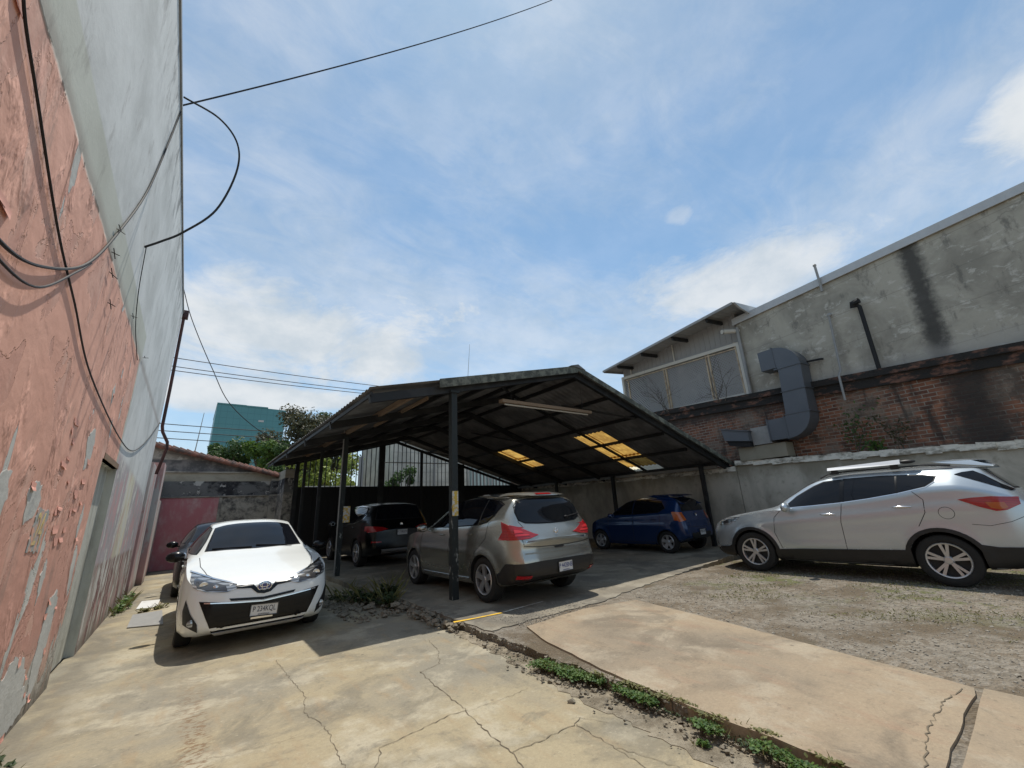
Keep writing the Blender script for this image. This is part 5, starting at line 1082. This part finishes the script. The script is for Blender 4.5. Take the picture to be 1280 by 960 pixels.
# taupe crossover under the front post ----------------------------------
tp = paint('taupe_metallic_paint', (.43, .42, .375), .85, .26, .5, amt=.05)
sp = dict(W=1.837, R=.335, Ra=.372, sill=.27, flare=.016, wheels=((1.306, 0), (-1.306, 0)),
    top=[(2.2, .74), (2.1, .86), (1.75, .975), (1.3, 1.06), (1.06, 1.11), (.6, 1.33), (.1, 1.545), (-.25, 1.62), (-.8, 1.645), (-1.45, 1.625), (-1.8, 1.585), (-1.90, 1.50), (-2.0, 1.27), (-2.06, 1.13), (-2.12, 1.02), (-2.165, .93)],
    belt=[(2.2, .70), (1.75, .92), (1.06, 1.03), (0, 1.085), (-.6, 1.10), (-1.3, 1.14), (-1.75, 1.20), (-2.0, 1.10), (-2.165, .88)],
    wb=[(2.2, .58), (2.0, .77), (1.6, .885), (1.0, .918), (-1.4, .918), (-1.8, .895), (-2.03, .84), (-2.12, .78), (-2.165, .72)], wr=[(2.2, .48), (1.6, .68), (1.06, .69), (.1, .61), (-.6, .62), (-1.5, .61), (-1.85, .62), (-2.0, .68), (-2.165, .64)],
    bot=BOT(-2.165, 2.2, .20), xf=[(.2, -.1), (.4, 0), (.6, 0), (.8, -.08), (1.1, -.12)], xr=[(.2, .10), (.34, .02), (.50, -.035), (.62, -.03), (.72, .0), (.8, .02), (.9, .015), (1.2, .03)], crease=((.74, .012, .05, -1.5, 1.2), (.36, .014, .05, -.85, .85)))
P3 = Car('parked_car', 'taupe crossover with red tail lights parked nose in by the front post', 'car', (4.80, 7.26, .1), math.pi/2, sp, tp)
P3.wheels(5, 'alloy', .225, .22)
P3.window('rear_window', [(.68, 1.33), (.655, 1.42), (.58, 1.50), (.35, 1.53), (0, 1.54), (-.35, 1.53), (-.58, 1.50), (-.655, 1.42), (-.68, 1.33), (-.66, 1.22), (-.55, 1.175), (-.3, 1.158), (0, 1.152), (.3, 1.158), (.55, 1.175), (.66, 1.22)], 'B', border=.016)
P3.sidewin('side_window', [(.80, 1.105), (-.18, 1.125), (-.18, 1.555), (.02, 1.515), (.4, 1.36)]); P3.sidewin('side_window', [(-.24, 1.127), (-1.14, 1.165), (-1.14, 1.565), (-.7, 1.585), (-.24, 1.563)]); P3.sidewin('quarter_window', [(-1.19, 1.17), (-1.42, 1.21), (-1.56, 1.30), (-1.66, 1.455), (-1.45, 1.525), (-1.19, 1.56)])
P3.wind(1.02, .12, .64, .56)
for ax in 'LR':
    P3.strip('chrome_strip', [(.84, 1.12), (.40, 1.385), (0, 1.54), (-.24, 1.583), (-.7, 1.605), (-1.15, 1.587), (-1.45, 1.545), (-1.69, 1.465)], ax, 'chrome', w=.013, off=.006)
    P3.strip('door_seam', [(.90, 1.06), (1.0, .8), (.98, .5), (.84, .3)], ax); P3.strip('door_seam', [(-.21, 1.1), (-.19, .7), (-.2, .31)], ax); P3.strip('door_seam', [(-1.48, 1.2), (-1.40, .95), (-1.1, .74), (-.93, .5), (-.86, .3), (.84, .3)], ax)
    P3.strip('pillar_strip', [(-.21, 1.13), (-.21, 1.555)], ax, 'gloss', w=.075, off=.012); P3.strip('sill_trim', [(.86, .30), (-.86, .31)], ax, 'chrome', w=.022, off=.012)
    P3.patch('tail_light', [(-1.80, 1.20), (-1.90, 1.165), (-2.06, 1.10), (-2.06, .94), (-1.74, .93), (-1.84, 1.05)], ax, 'red', off=.006, thick=.02, res=.04)
P3.sym('tail_light', [(.82, 1.15), (.70, 1.115), (.48, 1.015), (.38, .985), (.56, .945), (.86, .93), (.86, 1.12)], 'B', 'red', off=.008, thick=.02, res=.04)
for sd in (1, -1):
    for poly in ([(.80, 1.08), (.68, 1.06), (.66, 1.03), (.80, 1.03)], [(.80, 1.015), (.60, 1.01), (.55, .985), (.80, .985)]): P3.patch('lamp_segment', [(sd*a, z) for a, z in poly], 'B', 'redbright', off=.012, thick=.004, res=.04)
P3.mirror(.66, .92, 1.10); P3.handle(.08, .985); P3.handle(-.92, 1.01)
P3.strip('tailgate_seam', [(.72, 1.0), (.70, .84), (.45, .815), (0, .805), (-.45, .815), (-.70, .84), (-.72, 1.0)], 'B', w=.010); P3.strip('tailgate_seam', [(.62, 1.11), (.68, 1.2)], 'B'); 
P3.patch('rear_bumper_insert', [(-.83, .60), (-.4, .615), (.4, .615), (.83, .60), (.90, .44), (.88, .32), (-.88, .32), (-.90, .44)], 'B', 'plastic', off=.010, thick=.02, res=.06)
for ax in 'LR': P3.patch('rear_bumper_corner', [(-1.72, .36), (-1.78, .50), (-1.9, .60), (-2.04, .60), (-2.04, .33), (-1.74, .29)], ax, 'plastic', off=.010, thick=.02, res=.05)
P3.patch('skid_plate', [(-.58, .325), (.58, .325), (.50, .245), (-.50, .245)], 'B', tp, off=.022, thick=.03)
P3.sym('reflector', [(.62, .435), (.80, .445), (.80, .395), (.63, .39)], 'B', 'red', off=.018, thick=.01, res=.04)
P3.strip('bumper_crease', [(.80, .735), (0, .73), (-.80, .735)], 'B', tp, w=.02, off=.006)
P3.number('P 442BNB', 'GUATEMALA', 'B', -.04, .50, None, .31, .15, .03, 'blueink')
b = MB(); h, d = P3.hit('B', 0, 1.0)
for (y, z, ry, rz_) in ((0, 1.005, .022, .036), (.012, 1.05, .017, .016), (-.022, .965, .012, .02), (.022, .962, .010, .022), (.034, 1.015, .016, .008), (-.03, 1.02, .008, .03)): b.ball((h.x-.006, y, z), .010, ry, rz_, 6)
b.build('emblem', CM['chrome'], P3.root, local=True)
P3.patch('tailgate_handle', [(-.10, .80), (.10, .80), (.09, .775), (-.09, .775)], 'B', 'plastic', off=.012, thick=.01)
for (y0, y1, z) in ((.66, .47, .90), (-.52, -.66, .90)): P3.strip('lettering_badge', [(y0, z), (y1, z)], 'B', 'chrome', w=.022, off=.004)
b = MB(); h, d = P3.hit('B', -.35, 1.22); b.bar(h+Vector((-.02, 0, 0)), h+Vector((-.014, -.30, .045)), .022, .018); b.ball(h+Vector((-.012, 0, 0)), .03, .04, .025, 8); b.build('rear_wiper', CM['rubber'], P3.root, local=True)
P3.patch('spoiler', [(-.60, 1.605), (.60, 1.605), (.62, 1.56), (-.62, 1.56)], 'B', tp, off=.05, thick=.07)
P3.patch('brake_light', [(-.17, 1.588), (.17, 1.588), (.17, 1.572), (-.17, 1.572)], 'B', 'red', off=.054, thick=.01)

# silver suv on the gravel ------------------------------------------------
sv = paint('silver_metallic_paint', (.50, .55, .585), .6, .25, .5, amt=.08)
sp = dict(W=1.88, R=.36, Ra=.405, sill=.30, flare=.02, wheels=((1.35, 0), (-1.35, 0)),
    top=[(2.26, .86), (2.18, .95), (1.9, 1.02), (1.5, 1.09), (1.15, 1.15), (.98, 1.19), (.6, 1.41), (.15, 1.645), (-.15, 1.71), (-.5, 1.735), (-1.2, 1.735), (-1.7, 1.725), (-1.95, 1.70), (-2.03, 1.62), (-2.2, 1.42), (-2.32, 1.28), (-2.38, 1.16), (-2.42, 1.04)],
    belt=[(2.26, .82), (2.1, .90), (1.5, 1.03), (.98, 1.10), (.68, 1.13), (-.2, 1.205), (-1, 1.32), (-1.35, 1.39), (-1.65, 1.40), (-1.95, 1.33), (-2.25, 1.2), (-2.42, 1.0)],
    wb=[(2.26, .56), (2.14, .72), (1.92, .83), (1.55, .90), (1.1, .925), (0, .925), (-1.6, .935), (-2.0, .90), (-2.28, .82), (-2.42, .70)], wr=[(2.26, .46), (1.9, .66), (1.5, .72), (.98, .71), (.6, .665), (.1, .63), (-.5, .63), (-1.5, .625), (-1.95, .60), (-2.2, .66), (-2.42, .60)],
    bot=BOT(-2.42, 2.26, .22), xf=[(.2, -.14), (.35, -.02), (.5, 0), (.7, -.0), (.85, -.05), (1.1, -.12)], xr=[(.2, .14), (.4, .02), (.55, -.03), (.7, 0), (1.2, .02)],
    crease=((lambda x: .98-.085*(x), .014, .07, -2.2, 1.4), (.52, .014, .05, -.85, .85)))
SF = Car('parked_car', 'silver SUV with a roof bar parked on the gravel at the right edge', 'car', (9.95, 2.62, .09), math.pi/2, sp, sv)
SF.wheels((5, .17), 'alloy', .245, .23)
SF.sidewin('side_window', [(.70, 1.165), (.2, 1.20), (-.22, 1.235), (-.27, 1.605), (.0, 1.585), (.16, 1.52), (.46, 1.355)]); SF.sidewin('side_window', [(-.27, 1.24), (-.6, 1.285), (-1.0, 1.35), (-1.35, 1.43), (-1.45, 1.50), (-1.48, 1.56), (-1.33, 1.595), (-.85, 1.62), (-.31, 1.612)])
for ax in 'LR':
    SF.strip('pillar_strip', [(-1.0, 1.345), (-1.02, 1.61)], ax, 'gloss', w=.025, off=.011); SF.strip('pillar_strip', [(-.245, 1.24), (-.29, 1.605)], ax, 'gloss', w=.06, off=.012); SF.strip('window_trim', [(.72, 1.155), (.2, 1.188), (-.22, 1.222), (-.6, 1.27), (-1.0, 1.335), (-1.36, 1.415), (-1.47, 1.49)], ax, 'chrome', w=.012, off=.006)
    SF.strip('door_seam', [(.74, 1.13), (.88, .99), (.92, .72), (.84, .44)], ax); SF.strip('door_seam', [(-.24, 1.22), (-.17, .9), (-.16, .46)], ax); SF.strip('door_seam', [(-1.17, 1.38), (-1.29, 1.23), (-1.27, 1.04), (-1.15, .84)], ax)
    SF.strip('fuel_flap', [(-1.50+.085*math.cos(t), 1.03+.085*math.sin(t)) for t in [i*math.pi/12 for i in range(25)]], ax, w=.006)
    SF.patch('sill_cladding', [(.96, .42), (.5, .445), (-.5, .475), (-.97, .49), (-.97, .23), (.96, .23)], ax, 'plastic', off=.014, thick=.03, res=.08)
    SF.patch('rear_cladding', [(-1.72, .60), (-1.9, .565), (-2.25, .57), (-2.25, .28), (-1.74, .30)], ax, 'plastic', off=.014, thick=.03, res=.06); SF.patch('front_cladding', [(1.74, .50), (1.86, .44), (2.1, .42), (2.1, .26), (1.76, .26)], ax, 'plastic', off=.014, thick=.03, res=.06)
    tl = SF.patch('tail_light', [(-1.66, 1.215), (-1.80, 1.235), (-2.0, 1.245), (-2.24, 1.225), (-2.24, 1.13), (-2.10, 1.055), (-2.0, 1.045), (-1.85, 1.11)], ax, 'red', off=.010, thick=.02, res=.04)
    SF.patch('indicator_lens', [(-1.92, 1.17), (-2.10, 1.16), (-2.12, 1.09), (-2.04, 1.065), (-1.96, 1.09)], ax, 'orange', off=.013, thick=.01, res=.04, parent=tl)
    SF.patch('headlight', [(1.52, 1.02), (1.62, .93), (1.80, .86), (2.02, .84), (2.05, .92), (1.85, .985)], ax, 'clear', off=.008, thick=.02, res=.04); SF.patch('headlight_bezel', [(1.62, .985), (1.70, .92), (1.88, .875), (1.98, .875), (1.97, .915), (1.82, .955)], ax, 'lamp_dark', off=.012, thick=.006, res=.04)
    SF.strip('bumper_seam', [(-1.72, .87), (-1.9, .85), (-2.1, .90), (-2.3, 1.0)], ax, w=.006)
    SF.strip('hood_seam', [(.80, 1.12), (1.2, 1.09), (1.55, 1.03)], ax, w=.007)
    SF.patch('rear_quarter_glass', [(-1.70, 1.58), (-1.78, 1.605), (-1.90, 1.618), (-1.985, 1.555), (-2.13, 1.41), (-2.24, 1.325), (-2.20, 1.312), (-1.96, 1.445)], ax, 'glass', off=.006, thick=.01, res=.04)
SF.window('rear_window', [(-.52, 1.36), (.52, 1.36), (.44, 1.62), (-.44, 1.62)], 'B'); SF.wind(.95, .15, .66, .58)
SF.arch(.055); SF.mirror(.60, .93, 1.17, None, (.075, .12, .09)); SF.handle(-.01, 1.035, CM['chrome'], .24); SF.handle(-1.02, 1.13, CM['chrome'], .24)
for sd in (1, -1):
    b = MB(); b.tube([(.05, sd*.60, 1.66), (-.1, sd*.605, 1.725), (-.4, sd*.61, 1.75), (-1.4, sd*.605, 1.75), (-1.68, sd*.60, 1.72)], .016, 8); b.build('roof_rail', CM['plastic'], SF.root, local=True)
b = MB(); b.hexa([(-.10, .56, 1.785), (-1.12, .56, 1.80), (-1.12, .67, 1.80), (-.10, .67, 1.785), (-.10, .57, 1.835), (-1.12, .57, 1.875), (-1.12, .63, 1.875), (-.10, .63, 1.835)]); rb = b.build('roof_bar', mat('bare_aluminium', col=(.80, .81, .82), rough=.35), SF.root, local=True)
b = MB(); b.box(-.24, -.15, .57, .65, 1.71, 1.79); b.build('bar_foot', CM['plastic'], rb, local=True); b = MB(); b.box(-1.08, -.98, .57, .65, 1.72, 1.81); b.ball((-1.20, .61, 1.83), .11, .05, .035, 8); b.build('bar_foot', CM['plastic'], rb, local=True)
SF.patch('spoiler', [(-.56, 1.735), (.56, 1.735), (.58, 1.69), (-.58, 1.69)], 'B', sv, off=.10, thick=.12)
SF.patch('grille', [(-.45, .86), (.45, .86), (.40, .55), (-.40, .55)], 'F', 'plastic', off=.006)
SF.patch('front_bumper_guard', [(-.7, .40), (.7, .40), (.65, .26), (-.65, .26)], 'F', 'plastic', off=.015, thick=.03)

# black suv deep inside -------------------------------------------------
sp = dict(W=1.94, R=.37, Ra=.41, sill=.30, flare=.02, wheels=((1.465, 0), (-1.465, 0)),
    top=[(2.35, .86), (2.25, .95), (1.6, 1.08), (1.1, 1.16), (.6, 1.42), (.1, 1.66), (-.3, 1.73), (-1.0, 1.75), (-1.8, 1.72), (-2.1, 1.67), (-2.2, 1.55), (-2.36, 1.25), (-2.44, 1.12), (-2.5, 1.0)], belt=[(2.35, .82), (1.6, 1.02), (1.1, 1.08), (0, 1.14), (-1.4, 1.2), (-2.1, 1.22), (-2.5, .95)],
    wb=[(2.35, .6), (2.1, .82), (1.6, .95), (-1.6, .97), (-2.1, .93), (-2.4, .84), (-2.5, .75)], wr=[(2.35, .5), (1.1, .74), (.1, .65), (-1, .65), (-2.1, .63), (-2.36, .7), (-2.5, .66)], bot=BOT(-2.5, 2.35, .22), xf=[(.2, -.1), (.5, 0), (.9, -.08), (1.1, -.1)], xr=[(.2, .1), (.5, -.02), (.8, 0), (1.2, .02)])
BM = Car('parked_car', 'black SUV parked nose in, deep inside the carport beyond the taupe crossover', 'car', (4.98, 14.3, .1), math.pi/2, sp, dk)
BM.wheels((5, .12), 'alloy', .25, .26); BM.window('rear_window', [(-.70, 1.27), (.70, 1.27), (.60, 1.62), (-.60, 1.62)], 'B'); BM.sidewin('side_window', [(.85, 1.14), (-.1, 1.17), (-.1, 1.63), (.15, 1.60)]); BM.sidewin('side_window', [(-.16, 1.172), (-1.15, 1.20), (-1.75, 1.30), (-1.9, 1.45), (-1.7, 1.60), (-1.0, 1.65), (-.16, 1.635)]); BM.wind(1.05, .15, .69, .60)
BM.sym('tail_light', [(.90, 1.10), (.55, 1.06), (.40, 1.0), (.55, .97), (.90, .93)], 'B', 'red', off=.008, thick=.02); BM.mirror(.75, .97, 1.17); BM.sym('reflector', [(.84, .70), (.60, .69), (.60, .66), (.84, .66)], 'B', 'red', off=.012)
for ax in 'LR': BM.strip('window_trim', [(.88, 1.12), (-.1, 1.15), (-1.15, 1.18), (-1.78, 1.29), (-1.93, 1.45), (-1.72, 1.625), (-1.0, 1.675), (-.1, 1.655), (.2, 1.62)], ax, 'chrome', w=.018, off=.006); BM.patch('tail_light', [(-2.05, 1.10), (-2.3, 1.09), (-2.3, .95), (-2.05, .98)], ax, 'red', off=.006); BM.strip('door_seam', [(-.13, 1.14), (-.12, .45)], ax); BM.strip('door_seam', [(.95, 1.1), (1.0, .7), (.9, .42)], ax); BM.strip('roof_rail', [(.1, 1.70), (-1.8, 1.72)], ax, 'chrome', w=.02, off=.01)
BM.number('P 718GDV', '', 'B', .0, .90, None, .31, .15); BM.handle(.05, 1.02); BM.handle(-1.05, 1.06); BM.patch('rear_bumper_guard', [(-.6, .48), (.6, .48), (.55, .36), (-.55, .36)], 'B', 'alloy', off=.015)
h, d = BM.hit('B', 0, 1.12); b = MB(); b.lathe([(.04, 0), (.04, .008), (.001, .010)], 18, 0, 'x', (h.x-.018, 0, 1.12)); b.build('emblem', CM['lampwhite'], BM.root, local=True)
# blue hatchback --------------------------------------------------------
bl = paint('blue_car_paint', (.002, .024, .095), .2, .25, .6, amt=.02)
sp = dict(W=1.62, R=.29, Ra=.325, sill=.22, flare=.014, wheels=((1.19, 0), (-1.19, 0)),
    top=[(1.78, .70), (1.70, .82), (1.4, .92), (1.05, 1.0), (.9, 1.05), (.5, 1.29), (.1, 1.46), (-.3, 1.51), (-.9, 1.50), (-1.4, 1.45), (-1.52, 1.36), (-1.62, 1.15), (-1.68, 1.0), (-1.74, .85)], belt=[(1.78, .66), (1.4, .86), (.9, .97), (0, 1.0), (-1.0, 1.05), (-1.5, 1.08), (-1.74, .80)],
    wb=[(1.78, .5), (1.65, .66), (1.3, .78), (-1.2, .81), (-1.5, .78), (-1.66, .72), (-1.74, .64)], wr=[(1.78, .4), (1.3, .6), (.9, .62), (.1, .54), (-.5, .54), (-1.4, .53), (-1.6, .56), (-1.74, .54)], bot=BOT(-1.74, 1.78, .18), xf=[(.2, -.08), (.4, 0), (.7, -.04), (1, -.08)], xr=[(.2, .06), (.45, -.03), (.6, -.02), (.8, .01), (1.1, .02)], crease=((.74, .012, .05, -1.4, 1.2),))
BL = Car('parked_car', 'small blue hatchback parked in the shade at the right side of the carport', 'car', (11.42, 8.12, .1), math.pi/2, sp, bl)
BL.wheels(5, 'alloy', .19, .19); BL.window('rear_window', [(-.56, 1.10), (.56, 1.10), (.48, 1.42), (-.48, 1.42)], 'B'); BL.sidewin('side_window', [(.72, 1.03), (-.08, 1.045), (-.08, 1.42), (.15, 1.395)]); BL.sidewin('side_window', [(-.14, 1.047), (-1.0, 1.08), (-1.2, 1.18), (-1.05, 1.36), (-.6, 1.42), (-.14, 1.425)]); BL.wind(.87, .13, .57, .50)
BL.sym('tail_light', [(.76, 1.08), (.60, 1.05), (.56, .86), (.74, .82)], 'B', 'orange', off=.008, thick=.02); BL.mirror(.60, .80, 1.02); BL.handle(.05, .86); BL.handle(-.85, .89)
for ax in 'LR': BL.patch('tail_light', [(-1.42, 1.08), (-1.62, 1.06), (-1.66, .84), (-1.48, .86)], ax, 'orange', off=.006); BL.strip('door_seam', [(-.11, 1.02), (-.1, .28)], ax); BL.strip('door_seam', [(.82, 1.0), (.85, .6), (.78, .28)], ax); BL.strip('door_seam', [(-1.05, 1.05), (-1.02, .7), (-.88, .5), (-.85, .28), (.78, .27)], ax)
BL.patch('bumper_insert', [(-.5, .52), (.5, .52), (.46, .36), (-.46, .36)], 'B', 'plastic', off=.008); BL.number('P 903CHT', '', 'B', -.02, .52, None, .30, .15); BL.patch('spoiler', [(-.50, 1.47), (.50, 1.47), (.52, 1.435), (-.52, 1.435)], 'B', bl, off=.10, thick=.12)
BL.strip('tailgate_seam', [(.54, 1.0), (.54, .68), (0, .65), (-.54, .68), (-.54, 1.0)], 'B')
h, d = BL.hit('B', 0, .98); b = MB(); b.lathe([(.045, 0), (.04, .008), (.001, .010)], 18, 0, 'x', (h.x-.018, 0, .98)); b.build('emblem', CM['chrome'], BL.root, local=True)
